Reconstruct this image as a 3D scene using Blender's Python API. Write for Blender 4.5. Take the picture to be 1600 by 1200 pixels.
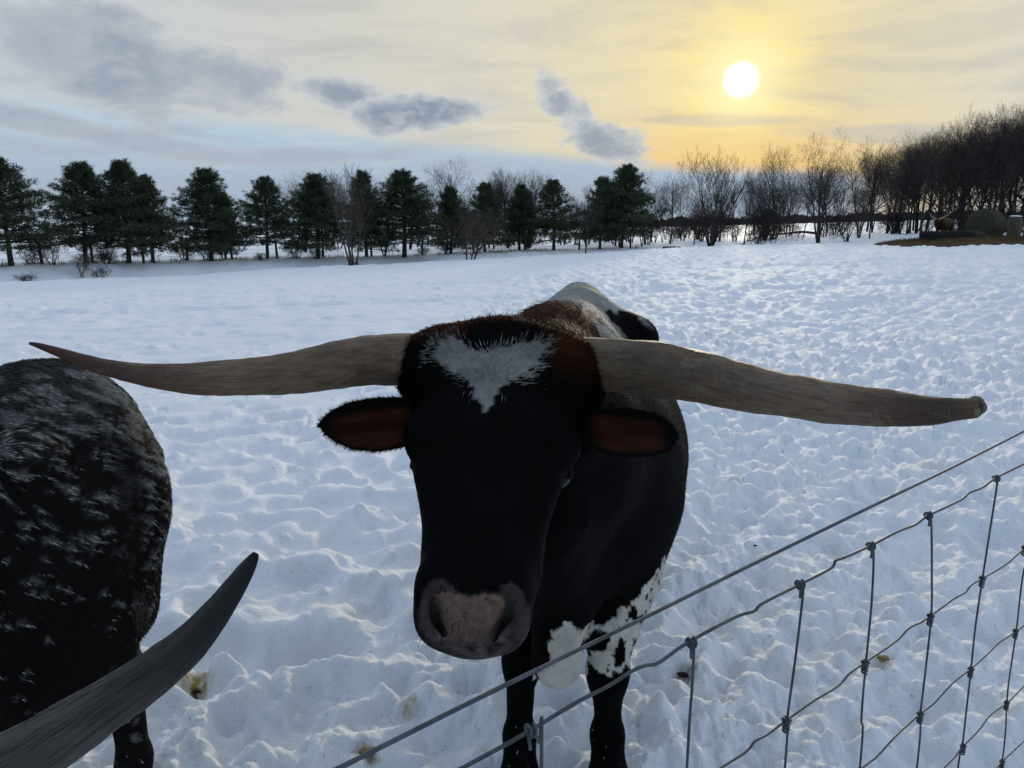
import bpy, math, random
import numpy as np
from mathutils import Vector

# ------------------------------------------------------------------ camera
for o in list(bpy.data.objects):
    bpy.data.objects.remove(o)
S = bpy.context.scene
C = S.collection
CAM_Z = 1.6
PITCH = math.radians(12.0)
SP, CP = math.sin(PITCH), math.cos(PITCH)
F = 1200.0                                  # focal length in pixels of a 1600 px wide picture
cd = bpy.data.cameras.new('camera')
cam = bpy.data.objects.new('camera', cd)
C.objects.link(cam)
cam.location = (0, 0, CAM_Z)
cam.rotation_euler = (math.pi / 2 - PITCH, 0, 0)
cd.sensor_width = 36.0
cd.lens = 36.0 * F / 1600.0
cd.clip_start = 0.02
cd.clip_end = 6000
S.camera = cam


def P(px, py, d):
    """photo pixel + distance along the view axis -> world point"""
    u, v = (px - 800) / F, (600 - py) / F
    return np.array([u * d, d * (CP + v * SP), CAM_Z + d * (-SP + v * CP)])


def proj(p):
    p = np.asarray(p, dtype=float)
    x, y, z = p[..., 0], p[..., 1], p[..., 2] - CAM_Z
    d = y * CP - z * SP
    d = np.where(np.abs(d) < 1e-4, 1e-4, d)
    v = y * SP + z * CP
    return 800 + F * x / d, 600 - F * v / d, d


def azel(px, py):
    q = P(px, py, 1.0) - np.array([0, 0, CAM_Z])
    return math.atan2(q[0], q[1]), math.atan2(q[2], math.hypot(q[0], q[1]))


SUN_AZ, SUN_EL = azel(1158, 125)
SUN_DIR = Vector((math.sin(SUN_AZ) * math.cos(SUN_EL), math.cos(SUN_AZ) * math.cos(SUN_EL), math.sin(SUN_EL)))

# ------------------------------------------------------------------ light and exposure
SUN_STRENGTH = 1.5
SUN_ANGLE = 6.0
SKY_STRENGTH = 0.1
S.view_settings.view_transform = 'Standard'
S.view_settings.look = 'None'
S.view_settings.exposure = 0.0
S.view_settings.gamma = 1.0
S.view_settings.use_curve_mapping = False
S.cycles.max_bounces = 6
S.cycles.diffuse_bounces = 3
S.cycles.glossy_bounces = 2
sl = bpy.data.lights.new('sun', 'SUN')
sl.energy = SUN_STRENGTH
sl.angle = math.radians(SUN_ANGLE)
sl.color = (1.0, 0.87, 0.68)
so = bpy.data.objects.new('sun', sl)
C.objects.link(so)
so.rotation_euler = SUN_DIR.to_track_quat('Z', 'Y').to_euler()
so.location = (30, 40, 30)

# ------------------------------------------------------------------ sky
W = bpy.data.worlds.new('World')
S.world = W
W.use_nodes = True
nt = W.node_tree
nt.nodes.clear()


class NB:
    """small node builder"""
    def __init__(self, tree):
        self.t = tree

    def node(self, kind, **kw):
        n = self.t.nodes.new(kind)
        for k, v in kw.items():
            setattr(n, k, v)
        return n

    def put(self, sock, val):
        if isinstance(val, bpy.types.NodeSocket):
            self.t.links.new(val, sock)
        elif val is not None:
            sock.default_value = val

    def m(self, op, a, b=None, c=None, clamp=False):
        n = self.node('ShaderNodeMath', operation=op, use_clamp=clamp)
        for i, v in enumerate((a, b, c)):
            if v is not None:
                self.put(n.inputs[i], v)
        return n.outputs[0]

    def ss(self, lo, hi, v):                      # smoothstep
        n = self.node('ShaderNodeMapRange', interpolation_type='SMOOTHSTEP')
        self.put(n.inputs['Value'], v)
        n.inputs['From Min'].default_value = lo
        n.inputs['From Max'].default_value = hi
        return n.outputs[0]

    def mix(self, f, a, b, mode='MIX'):
        n = self.node('ShaderNodeMix', data_type='RGBA', blend_type=mode)
        self.put(n.inputs[0], f)
        self.put(n.inputs[6], a if isinstance(a, bpy.types.NodeSocket) else (*a[:3], 1))
        self.put(n.inputs[7], b if isinstance(b, bpy.types.NodeSocket) else (*b[:3], 1))
        return n.outputs[2]

    def ramp(self, f, stops, interp='LINEAR'):
        n = self.node('ShaderNodeValToRGB')
        r = n.color_ramp
        r.interpolation = interp
        while len(r.elements) < len(stops):
            r.elements.new(0.5)
        for e, (p, c) in zip(r.elements, stops):
            e.position = p
            e.color = (*c, 1) if len(c) == 3 else c
        self.put(n.inputs[0], f)
        return n.outputs[0]

    def noise(self, vec, scale, detail=4, rough=0.55, dist=0.0):
        n = self.node('ShaderNodeTexNoise')
        if vec is not None:
            self.put(n.inputs['Vector'], vec)
        n.inputs['Scale'].default_value = scale
        n.inputs['Detail'].default_value = detail
        n.inputs['Roughness'].default_value = rough
        n.inputs['Distortion'].default_value = dist
        return n.outputs[0]

    def comb(self, x, y, z):
        n = self.node('ShaderNodeCombineXYZ')
        for i, v in enumerate((x, y, z)):
            self.put(n.inputs[i], v)
        return n.outputs[0]


b = NB(nt)
tc = b.node('ShaderNodeTexCoord')
sep = b.node('ShaderNodeSeparateXYZ')
nt.links.new(tc.outputs['Generated'], sep.inputs[0])
sx, sy, sz = sep.outputs
az = b.m('ARCTAN2', sx, sy)
el = b.m('ARCSINE', sz)
dotn = b.node('ShaderNodeVectorMath', operation='DOT_PRODUCT')
nt.links.new(tc.outputs['Generated'], dotn.inputs[0])
dotn.inputs[1].default_value = SUN_DIR
ang = b.m('ARCCOSINE', b.m('MINIMUM', dotn.outputs['Value'], 0.9999999))     # angle from the sun, radians
angn = b.m('DIVIDE', ang, math.pi, clamp=True)
D_ = 1 / 180.0
sky = b.node('ShaderNodeTexSky', sky_type='NISHITA')
sky.sun_disc = False
sky.sun_elevation = SUN_EL
sky.sun_rotation = SUN_AZ
sky.air_density = 1.0
sky.dust_density = 1.5
sky.ozone_density = 2.0
# high cloud veil: tint follows the angle from the sun
deck = b.ramp(angn, [(0.0, (1.0, .90, .50)), (3.2 * D_, (.97, .79, .37)), (8 * D_, (.83, .735, .48)), (16 * D_, (.73, .685, .56)),
                     (28 * D_, (.645, .645, .60)), (45 * D_, (.56, .61, .655)), (72 * D_, (.74, .88, 1.10)), (95 * D_, (.70, .88, 1.20)), (140 * D_, (.40, .50, .70))])
streakv = b.comb(b.m('MULTIPLY', az, 2.2), b.m('MULTIPLY', el, 13.0), b.m('MULTIPLY', az, 1.0))
st = b.noise(streakv, 1.6, 5, 0.6, 0.6)
deck = b.mix(b.m('MULTIPLY', b.ss(0.42, 0.72, st), 0.42), deck, (.40, .42, .46))
st2 = b.noise(streakv, 3.7, 4, 0.6, 0.3)
deck = b.mix(b.m('MULTIPLY', b.ss(0.5, 0.75, st2), b.m('MULTIPLY', b.ss(0.35, 0.10, ang), 0.22)), deck, (1.0, .86, .52))
# orange band low under the sun
low = b.m('MULTIPLY', b.ss(0.30, 0.05, b.m('ABSOLUTE', b.m('SUBTRACT', az, SUN_AZ))), b.ss(0.15, 0.04, el))
deck = b.mix(b.m('MULTIPLY', low, 0.75), deck, (.93, .56, .16))
# clear strip below the veil
a1, e1 = azel(300, 190)
a2, e2 = azel(1160, 262)
slope = (e2 - e1) / (a2 - a1)
edge = b.m('ADD', b.m('MULTIPLY', b.m('SUBTRACT', az, a1), slope), e1)
rel = b.m('SUBTRACT', el, edge)
rel = b.m('ADD', rel, b.m('MULTIPLY', b.m('SUBTRACT', b.noise(streakv, 1.1, 4), 0.5), 0.035))
gap = b.m('MULTIPLY', b.ss(0.012, -0.012, rel), b.ss(0.50, 0.38, az))
gapcol = b.mix(b.ss(0.0, 0.16, el), (.37, .45, .57), (.50, .65, .75))
lown = b.noise(streakv, 2.3, 5, 0.55, 0.4)
gapcol = b.mix(b.m('MULTIPLY', b.ss(0.47, 0.60, lown), 0.75), gapcol, (.42, .485, .57))
gapcol = b.mix(b.m('MULTIPLY', b.ss(0.40, 0.30, lown), 0.6), gapcol, (.62, .66, .66))
veil = b.mix(gap, deck, gapcol)
# the veil thins out overhead and behind, where clear blue shows
clear = b.mix(1.0, sky.outputs[0], (.2, .2, .2), 'MULTIPLY')
thin = b.m('MULTIPLY', b.ss(0.9, 1.9, ang), 0.55)
col = b.mix(thin, veil, clear)


def cloud(px, py, hw, hh, rot, colour, seed, amp=1.5, scale=9.0, dens=1.0, soft=0.55, light=(.66, .68, .68)):
    global col
    ca, ce = azel(px, py)
    a_, b_ = hw / F * 1.08, hh / F * 1.08
    dx = b.m('SUBTRACT', az, ca)
    dy = b.m('SUBTRACT', el, ce)
    c_, s_ = math.cos(rot), math.sin(rot)
    x_ = b.m('DIVIDE', b.m('ADD', b.m('MULTIPLY', dx, c_), b.m('MULTIPLY', dy, s_)), a_)
    y_ = b.m('DIVIDE', b.m('SUBTRACT', b.m('MULTIPLY', dy, c_), b.m('MULTIPLY', dx, s_)), b_)
    rr = b.m('SQRT', b.m('ADD', b.m('MULTIPLY', x_, x_), b.m('MULTIPLY', y_, y_)))
    v = b.comb(b.m('ADD', az, seed), b.m('MULTIPLY', el, 1.6), seed)
    n1 = b.noise(v, scale, 7, 0.58, 0.25)
    n2 = b.noise(v, scale * 2.6, 5, 0.6, 0.2)
    f = b.m('ADD', b.m('SUBTRACT', 1.18, rr), b.m('MULTIPLY', b.m('SUBTRACT', n1, 0.5), amp * 2))
    f = b.m('ADD', f, b.m('MULTIPLY', b.m('SUBTRACT', n2, 0.5), amp * 0.5))
    mask = b.m('MULTIPLY', b.ss(0.04, soft * .8, f), dens)
    shade = b.mix(b.ss(0.05, 0.9, f), light, colour)
    shade = b.mix(b.m('MULTIPLY', b.ss(0.45, 0.7, n2), 0.5), shade, light)
    col = b.mix(mask, col, shade)


cloud(215, 105, 175, 62, -0.25, (.31, .365, .45), 3.1, 1.3, 9, 0.9, 0.6, (.52, .55, .59))
cloud(30, 60, 90, 60, -0.2, (.42, .47, .54), 8.4, 1.6, 10, 0.6, 0.8, (.55, .58, .60))
cloud(40, 185, 110, 16, -0.15, (.36, .41, .50), 5.2, 0.9, 10, 0.8, 0.6, (.5, .54, .58))
cloud(540, 155, 84, 26, -0.40, (.29, .345, .43), 1.7, 1.2, 12, 0.95, 0.55)
cloud(615, 180, 118, 27, 0.05, (.265, .32, .41), 6.6, 1.25, 12, 0.97, 0.55)
cloud(882, 165, 54, 27, -0.75, (.32, .375, .46), 2.9, 1.3, 14, 0.9, 0.6)
cloud(938, 218, 64, 27, -0.25, (.31, .37, .45), 7.3, 1.3, 14, 0.92, 0.6)
cloud(1120, 188, 150, 9, -0.03, (.48, .46, .45), 4.4, 0.8, 10, 0.6, 0.7, (.75, .63, .42))
cloud(1370, 208, 140, 16, -0.05, (.50, .50, .50), 9.3, 0.9, 9, 0.65, 0.8, (.75, .64, .44))
cloud(230, 225, 170, 16, -0.12, (.38, .42, .51), 11.2, 0.9, 9, 0.6, 0.8, (.5, .55, .6))
cloud(470, 245, 190, 14, 0.03, (.40, .44, .53), 12.7, 0.9, 9, 0.7, 0.8, (.5, .55, .6))
# the sun behind the veil: disc and aureole
glow = b.m('EXPONENT', b.m('MULTIPLY', b.m('MULTIPLY', ang, ang), -1 / (2 * math.radians(1.9) ** 2)))
col = b.mix(b.m('MULTIPLY', glow, .9, clamp=True), col, (1.12, 1.0, .52))
disc = b.ss(math.radians(1.34), math.radians(0.55), ang)
col = b.mix(disc, col, (3.2, 3.0, 2.3))
# below the horizon: plain snow-grey
col = b.mix(b.ss(-0.01, -0.04, el), col, (.40, .46, .58))
bg = b.node('ShaderNodeBackground')
scl = b.node('ShaderNodeVectorMath', operation='SCALE')
nt.links.new(col, scl.inputs[0])
scl.inputs['Scale'].default_value = 1.0 / SKY_STRENGTH
nt.links.new(scl.outputs[0], bg.inputs['Color'])
bg.inputs['Strength'].default_value = SKY_STRENGTH
out = b.node('ShaderNodeOutputWorld')
nt.links.new(bg.outputs[0], out.inputs[0])

# ------------------------------------------------------------------ helpers
rng = np.random.default_rng(7)
random.seed(7)
_perm = np.random.default_rng(3).permutation(4096).astype(np.int32)
_gr = np.random.default_rng(4).uniform(0, 2 * np.pi, 4096)
_gx, _gy = np.cos(_gr).astype(np.float32), np.sin(_gr).astype(np.float32)
_v3 = np.random.default_rng(5).uniform(-1, 1, 4096).astype(np.float32)


def perlin(x, y):
    x = np.asarray(x, dtype=np.float64)
    y = np.asarray(y, dtype=np.float64)
    xi, yi = np.floor(x).astype(np.int64), np.floor(y).astype(np.int64)
    xf, yf = (x - xi).astype(np.float32), (y - yi).astype(np.float32)
    u, v = xf * xf * xf * (xf * (xf * 6 - 15) + 10), yf * yf * yf * (yf * (yf * 6 - 15) + 10)

    def g(ix, iy, fx, fy):
        h = _perm[(_perm[ix & 4095] + iy) & 4095]
        return _gx[h] * fx + _gy[h] * fy
    a, b_ = g(xi, yi, xf, yf), g(xi + 1, yi, xf - 1, yf)
    c, d = g(xi, yi + 1, xf, yf - 1), g(xi + 1, yi + 1, xf - 1, yf - 1)
    return (a + u * (b_ - a)) + v * ((c + u * (d - c)) - (a + u * (b_ - a)))


def vnoise3(p, s):
    """value noise in space, -1..1"""
    q = np.asarray(p, dtype=np.float64) * s
    i = np.floor(q).astype(np.int64)
    f = (q - i).astype(np.float32)
    f = f * f * (3 - 2 * f)
    r = 0
    for dx in (0, 1):
        for dy in (0, 1):
            for dz in (0, 1):
                h = _perm[(_perm[(_perm[(i[..., 0] + dx) & 4095] + i[..., 1] + dy) & 4095] + i[..., 2] + dz) & 4095]
                w = (f[..., 0] if dx else 1 - f[..., 0]) * (f[..., 1] if dy else 1 - f[..., 1]) * (f[..., 2] if dz else 1 - f[..., 2])
                r = r + w * _v3[h]
    return r


def fbm3(p, s, n=3):
    return sum(vnoise3(np.asarray(p) + 7.3 * k, s * 2 ** k) * 0.5 ** k for k in range(n)) / 1.5


def sstep(a, b_, x):
    t = np.clip((x - a) / (b_ - a), 0, 1)
    return t * t * (3 - 2 * t)


def in_poly(px, py, poly):
    r = np.zeros(np.shape(px), dtype=bool)
    n = len(poly)
    for i in range(n):
        x1, y1 = poly[i]
        x2, y2 = poly[(i + 1) % n]
        c = ((y1 > py) != (y2 > py)) & (px < (x2 - x1) * (py - y1) / ((y2 - y1) if y2 != y1 else 1e-9) + x1)
        r ^= c
    return r


def make_mesh(name, v, f, mat=None, col=None, smooth=True, uv=None):
    """v (N,3) and f (M,3 or 4) arrays -> mesh data"""
    v = np.asarray(v, dtype=np.float32)
    f = np.asarray(f, dtype=np.int32)
    me = bpy.data.meshes.new(name)
    k = f.shape[1]
    me.vertices.add(len(v))
    me.vertices.foreach_set('co', v.ravel())
    me.loops.add(f.size)
    me.loops.foreach_set('vertex_index', f.ravel())
    me.polygons.add(len(f))
    me.polygons.foreach_set('loop_start', np.arange(0, f.size, k, dtype=np.int32))
    me.polygons.foreach_set('use_smooth', np.full(len(f), smooth, dtype=bool))
    me.update(calc_edges=True)
    if col is not None:
        a = me.color_attributes.new('Col', 'FLOAT_COLOR', 'POINT')
        c4 = np.ones((len(v), 4), dtype=np.float32)
        c4[:, :3] = col
        a.data.foreach_set('color', c4.ravel())
    if uv is not None:
        l = me.uv_layers.new(name='UVMap')
        l.data.foreach_set('uv', np.asarray(uv, dtype=np.float32)[f.ravel()].ravel())
    if mat:
        me.materials.append(mat)
    me.validate()
    return me


def link(name, me, parent=None):
    o = bpy.data.objects.new(name, me)
    C.objects.link(o)
    if parent:
        o.parent = parent
    return o


def tag(o, label=None, cat=None, group=None, kind=None):
    for k, v in (('label', label), ('category', cat), ('group', group), ('kind', kind)):
        if v:
            o[k] = v
    return o


def empty(name, loc, label, cat, group=None):
    o = bpy.data.objects.new(name, None)
    o.empty_display_size = 0.2
    C.objects.link(o)
    o.location = [float(q) for q in loc]
    return tag(o, label, cat, group)


def world_child(name, v, f, parent, mat=None, **kw):
    """mesh given in world coordinates, stored relative to its (unrotated) parent"""
    v = np.asarray(v, dtype=np.float64) - np.array(parent.location)[None, :]
    return link(name, make_mesh(name, v, f, mat, **kw), parent)


class MB:
    """collects tubes, boxes and grids as arrays"""
    def __init__(self):
        self.v, self.f, self.n = [], [], 0

    def add(self, v, f):
        self.v.append(np.asarray(v, dtype=np.float64))
        f = np.asarray(f)
        if f.shape[1] == 3:
            f = np.concatenate([f, f[:, 2:3]], 1)
        self.f.append(f + self.n)
        self.n += len(v)

    def tube(self, pts, rad, sides=8, cap=True):
        v, f = tube(pts, rad, sides, cap)
        self.add(v, f)

    def arrays(self):
        f = np.concatenate(self.f)
        tri = np.concatenate([f[:, :3], f[f[:, 2] != f[:, 3]][:, [0, 2, 3]]])
        return np.concatenate(self.v), tri

    def mesh(self, name, mat, **kw):
        v, f = self.arrays()
        return make_mesh(name, v, f, mat, **kw)


def spline(pts, n):
    """Catmull-Rom through the rows of pts, n samples"""
    p = np.asarray(pts, dtype=float)
    p = np.vstack([2 * p[0] - p[1], p, 2 * p[-1] - p[-2]])
    m = len(p) - 3
    t = np.linspace(0, m - 1e-6, n)
    i = t.astype(int)
    f = (t - i)[:, None]
    a, b_, c, d = p[i], p[i + 1], p[i + 2], p[i + 3]
    return 0.5 * (2 * b_ + (c - a) * f + (2 * a - 5 * b_ + 4 * c - d) * f ** 2 + (3 * b_ - a - 3 * c + d) * f ** 3)


def frames(pts):
    p = np.asarray(pts, dtype=float)
    t = np.gradient(p, axis=0)
    t /= np.linalg.norm(t, axis=1)[:, None] + 1e-12
    up = np.array([0, 0, 1.0]) if abs(t[0, 2]) < 0.9 else np.array([0, 1.0, 0])
    s = np.empty_like(p)
    u = np.cross(t[0], up)
    for i in range(len(p)):
        u = u - t[i] * np.dot(u, t[i])
        u /= np.linalg.norm(u) + 1e-12
        s[i] = u
    return t, s, np.cross(t, s)


def tube(pts, rad, sides=8, cap=True):
    p = np.asarray(pts, dtype=float)
    n = len(p)
    rad = np.broadcast_to(np.asarray(rad, dtype=float), (n,))
    _, s, w = frames(p)
    a = np.arange(sides) * 2 * np.pi / sides
    v = p[:, None] + rad[:, None, None] * (np.cos(a)[None, :, None] * s[:, None] + np.sin(a)[None, :, None] * w[:, None])
    v = v.reshape(-1, 3)
    i, j = np.meshgrid(np.arange(n - 1), np.arange(sides), indexing='ij')
    j2 = (j + 1) % sides
    f = np.stack([i * sides + j, i * sides + j2, (i + 1) * sides + j2, (i + 1) * sides + j], -1).reshape(-1, 4)
    if cap:
        v = np.vstack([v, p[0], p[-1]])
        k = n * sides
        jj = np.arange(sides)
        c1 = np.stack([np.full(sides, k), (jj + 1) % sides, jj, jj], -1)
        b0 = (n - 1) * sides
        c2 = np.stack([np.full(sides, k + 1), b0 + jj, b0 + (jj + 1) % sides, b0 + (jj + 1) % sides], -1)
        f = np.vstack([f, c1, c2])
    return v, f


# ------------------------------------------------------------------ materials
def material(name, build):
    m = bpy.data.materials.new(name)
    m.use_nodes = True
    t = m.node_tree
    t.nodes.clear()
    n = NB(t)
    p = n.node('ShaderNodeBsdfPrincipled')
    o = n.node('ShaderNodeOutputMaterial')
    t.links.new(p.outputs[0], o.inputs[0])
    build(n, p)
    return m


def bump(n, p, h, strength=0.5, dist=0.01):
    bn = n.node('ShaderNodeBump')
    bn.inputs['Strength'].default_value = strength
    bn.inputs['Distance'].default_value = dist
    n.put(bn.inputs['Height'], h)
    n.t.links.new(bn.outputs[0], p.inputs['Normal'])


def plain(name, c1, c2, scale=8.0, rough=0.8, bs=0.4, bd=0.01, spec=0.3, metal=0.0):
    def f(n, p):
        t = n.node('ShaderNodeTexCoord').outputs['Object']
        x = n.noise(t, scale, 6, 0.6, 0.2)
        n.put(p.inputs['Base Color'], n.mix(n.ss(0.35, 0.65, x), c1, c2))
        p.inputs['Roughness'].default_value = rough
        p.inputs['Specular IOR Level'].default_value = spec
        p.inputs['Metallic'].default_value = metal
        bump(n, p, n.noise(t, scale * 4, 5), bs, bd)
    return material(name, f)


def snow_mat(n, p):
    g = n.node('ShaderNodeNewGeometry').outputs['Position']
    a = n.node('ShaderNodeAttribute', attribute_name='Col')
    x = n.noise(g, 3.0, 4)
    c = n.mix(x, (.84, .86, .89), (.90, .91, .92))
    c = n.mix(1.0, c, a.outputs['Color'], 'MULTIPLY')
    n.put(p.inputs['Base Color'], c)
    p.inputs['Roughness'].default_value = 0.68
    p.inputs['Specular IOR Level'].default_value = 0.16
    h = n.m('ADD', n.m('MULTIPLY', n.noise(g, 38.0, 5, 0.62), 0.6), n.m('MULTIPLY', n.noise(g, 150.0, 4, 0.65), 0.26))
    bump(n, p, h, 1.0, 0.022)


def attr_mat(name, rough=0.6, spec=0.25, sheen=0.0, fine=0.0):
    def f(n, p):
        a = n.node('ShaderNodeAttribute', attribute_name='Col')
        c = a.outputs['Color']
        n.put(p.inputs['Base Color'], c)
        p.inputs['Roughness'].default_value = rough
        p.inputs['Specular IOR Level'].default_value = spec
        p.inputs['Sheen Weight'].default_value = sheen
        if fine:
            t = n.node('ShaderNodeTexCoord').outputs['Object']
            bump(n, p, n.noise(t, 160.0, 4, 0.6), fine, 0.004)
    return material(name, f)


def horn_mat(n, p):
    a = n.node('ShaderNodeAttribute', attribute_name='Col')
    uv = n.node('ShaderNodeUVMap', uv_map='UVMap').outputs[0]
    mp = n.node('ShaderNodeMapping')
    mp.inputs['Scale'].default_value = (5.0, 1.0, 1.0)
    n.put(mp.inputs['Vector'], uv)
    x = n.noise(mp.outputs[0], 26.0, 8, 0.7, 0.3)
    mp2 = n.node('ShaderNodeMapping')
    mp2.inputs['Scale'].default_value = (22.0, 1.0, 1.0)
    n.put(mp2.inputs['Vector'], uv)
    y = n.noise(mp2.outputs[0], 9.0, 8, 0.75, 0.25)
    w = n.noise(uv, 16.0, 8, 0.7, 0.8)
    fl = n.noise(uv, 95.0, 4, 0.7, 0.3)
    c = n.mix(n.m('MULTIPLY', n.ss(0.42, 0.66, x), 0.58), a.outputs['Color'], (.030, .022, .016))
    c = n.mix(n.m('MULTIPLY', n.ss(0.48, 0.66, y), 0.5), c, (.034, .026, .020))
    c = n.mix(n.m('MULTIPLY', n.ss(0.52, 0.70, w), 0.55), c, (.24, .20, .155))
    c = n.mix(n.m('MULTIPLY', n.ss(0.36, 0.24, w), 0.6), c, (.05, .036, .026))
    c = n.mix(n.m('MULTIPLY', n.ss(0.60, 0.72, fl), 0.3), c, (.36, .32, .27))
    n.put(p.inputs['Base Color'], c)
    p.inputs['Roughness'].default_value = 0.55
    p.inputs['Specular IOR Level'].default_value = 0.3
    bump(n, p, n.m('ADD', n.m('MULTIPLY', x, 0.7), n.m('ADD', n.m('MULTIPLY', y, 0.8), n.m('ADD', n.m('MULTIPLY', w, 0.5), n.m('MULTIPLY', fl, 0.3)))), 0.65, 0.006)


def dark_horn_mat(n, p):
    a = n.node('ShaderNodeAttribute', attribute_name='Col')
    uv = n.node('ShaderNodeUVMap', uv_map='UVMap').outputs[0]

    def stretched(k, sc, det, rough):
        mp = n.node('ShaderNodeMapping')
        mp.inputs['Scale'].default_value = (k, 1.0, 1.0)
        n.put(mp.inputs['Vector'], uv)
        return n.noise(mp.outputs[0], sc, det, rough, 0.25)
    x, y, z = stretched(14.0, 9.0, 8, .75), stretched(30.0, 5.0, 6, .7), stretched(8.0, 26.0, 6, .7)
    c = n.mix(n.m('MULTIPLY', n.ss(0.45, 0.62, x), 0.85), a.outputs['Color'], (.012, .011, .011))
    c = n.mix(n.m('MULTIPLY', n.ss(0.5, 0.66, y), 0.6), c, (.008, .008, .008))
    c = n.mix(n.m('MULTIPLY', n.ss(0.56, 0.70, z), 0.45), c, n.mix(1.0, a.outputs['Color'], (2.2, 2.1, 2.0), 'MULTIPLY'))
    n.put(p.inputs['Base Color'], c)
    p.inputs['Roughness'].default_value = 0.5
    p.inputs['Specular IOR Level'].default_value = 0.3
    bump(n, p, n.m('ADD', x, n.m('ADD', n.m('MULTIPLY', y, 0.6), n.m('MULTIPLY', z, 0.5))), 0.9, 0.006)


M = {
    'snow': material('snow', snow_mat),
    'coat': attr_mat('coat', 0.65, 0.02, 0.0, 0.5),
    'fur': attr_mat('fur', 0.6, 0.015),
    'horn': material('horn', horn_mat),
    'horn_dark': material('dark_horn', dark_horn_mat),
    'skin': attr_mat('skin', 0.7, 0.06, 0.0, 0.4),
    'eye': plain('eye', (.006, .005, .004), (.012, .009, .007), 10, 0.3, 0.0, 0.0, 0.2),
    'wire': plain('galvanised_wire', (.085, .098, .11), (.045, .052, .06), 40, 0.5, 0.3, 0.001, 0.4, 0.6),
    'old_wire': plain('old_wire', (.10, .09, .085), (.05, .045, .045), 30, 0.7, 0.2, 0.001),
    'bark': plain('bark', (.055, .046, .042), (.030, .026, .024), 5, 0.9, 0.6, 0.02, 0.1),
    'bark_pale': plain('pale_bark', (.115, .095, .078), (.07, .058, .05), 5, 0.9, 0.5, 0.02, 0.1),
    'twig': plain('twig', (.060, .048, .044), (.040, .033, .031), 2, 0.9, 0.0, 0.0, 0.1),
    'twig_pale': plain('pale_twig', (.12, .095, .075), (.08, .062, .052), 2, 0.9, 0.0, 0.0, 0.1),
    'needle': plain('pine_needle', (.034, .050, .028), (.062, .074, .040), 0.9, 0.75, 0.0, 0.0, 0.15),
    'needle_brown': plain('olive_needle', (.048, .050, .026), (.074, .064, .034), 0.9, 0.75, 0.0, 0.0, 0.15),
    'hay': plain('hay', (.13, .092, .045), (.062, .048, .026), 14, 0.95, 0.9, 0.03, 0.1),
    'hay_dark': plain('weathered_hay', (.085, .075, .050), (.045, .042, .030), 9, 0.95, 0.9, 0.04, 0.1),
    'hay_wrap': plain('wrapped_hay', (.13, .105, .08), (.075, .062, .048), 9, 0.9, 0.7, 0.03, 0.15),
    'grass': plain('dry_grass', (.15, .115, .06), (.09, .07, .04), 6, 0.95, 0.0, 0.0, 0.1),
    'rubber': plain('black_rubber', (.014, .014, .015), (.028, .027, .027), 9, 0.75, 0.4, 0.01, 0.3),
    'post': plain('weathered_post', (.085, .075, .065), (.045, .04, .036), 12, 0.9, 0.6, 0.01, 0.1),
    'dung': plain('dung', (.045, .030, .014), (.020, .014, .008), 30, 0.85, 0.8, 0.01, 0.2),
    'straw': plain('straw', (.30, .22, .10), (.20, .14, .06), 30, 0.8, 0.2, 0.003, 0.2),
}

# ------------------------------------------------------------------ ground
# lie of the land, read off the photograph: field edge and tree bank for a few bearings
_tab = [(-150, 446, 36, 422, 43), (0, 441, 38, 416, 45), (300, 428, 42, 408, 49), (600, 411, 47, 401, 53), (900, 397, 52, 390, 58),
        (1050, 387, 56, 384.5, 62), (1200, 381.5, 60, 378, 66), (1400, 378, 64, 368, 78), (1600, 376, 64, 365, 78), (1800, 375, 64, 364, 78)]


def z_at(px, py, r):
    q = P(px, py, 1.0) - np.array([0, 0, CAM_Z])
    return CAM_Z + r * q[2] / math.hypot(q[0], q[1])


_az = np.array([azel(t[0], 390)[0] for t in _tab])
_re = np.array([t[2] for t in _tab], float)
_ze = np.array([z_at(t[0], t[1], t[2]) for t in _tab])
_rb = np.array([t[4] for t in _tab], float)
_zb = np.array([z_at(t[0], t[3], t[4]) for t in _tab])


def macro_z(x, y):
    r = np.hypot(x, y)
    a = np.arctan2(x, y)
    ed = np.interp(a, _az, _re) + 0.8 * perlin(a * 9, 0 * a + 3.3)
    ze = np.interp(a, _az, _ze)
    rb = np.interp(a, _az, _rb)
    zb = np.interp(a, _az, _zb)
    dip = np.clip(np.interp(a, [-0.6, 0.05, 0.25, 0.35], [0.9, 0.5, 0.18, 0.0]), 0, 1)
    t = np.clip((r - ed) / np.maximum(rb - ed, 1), 0, 1)
    z1 = ze * sstep(4, 1, 4 + 0 * r) + ze * np.clip((r - 4) / (ed - 4), 0, 1) ** 1.25
    z1 = ze * np.clip((r - 4) / (ed - 4), 0, 1) ** 1.25
    z2 = ze + (zb - ze) * sstep(0.25, 1.0, t) - dip * sstep(0, 0.16, t) * sstep(0.95, 0.2, t)
    far = zb + (np.interp(a, [-0.6, 0.1, 0.3, 0.5], [-2.6, -1.4, 0.2, 2.0]) - zb) * sstep(0, 260, r - rb)
    z = np.where(r < ed, z1, np.where(r < rb, z2, far))
    front = sstep(-0.1, 0.3, np.cos(a))          # behind the camera the land is simply level
    return z * front


def trample(x, y):
    """0 = smooth blown snow, 1 = churned by hooves"""
    r = np.hypot(x, y)
    a = np.arctan2(x, y)
    n = perlin(x * .35 + 9, y * .35) * 0.5 + perlin(x * .13, y * .13 + 4) * 0.5
    right = sstep(-0.10, 0.10, a + 0.18 * n)
    near = sstep(3.2, 2.3, r + 0.8 * n)
    return np.clip(0.18 + 0.82 * np.maximum(right, .55 * near) + 0.35 * n, 0.05, 1)


pits = []
prng = np.random.default_rng(21)


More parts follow.
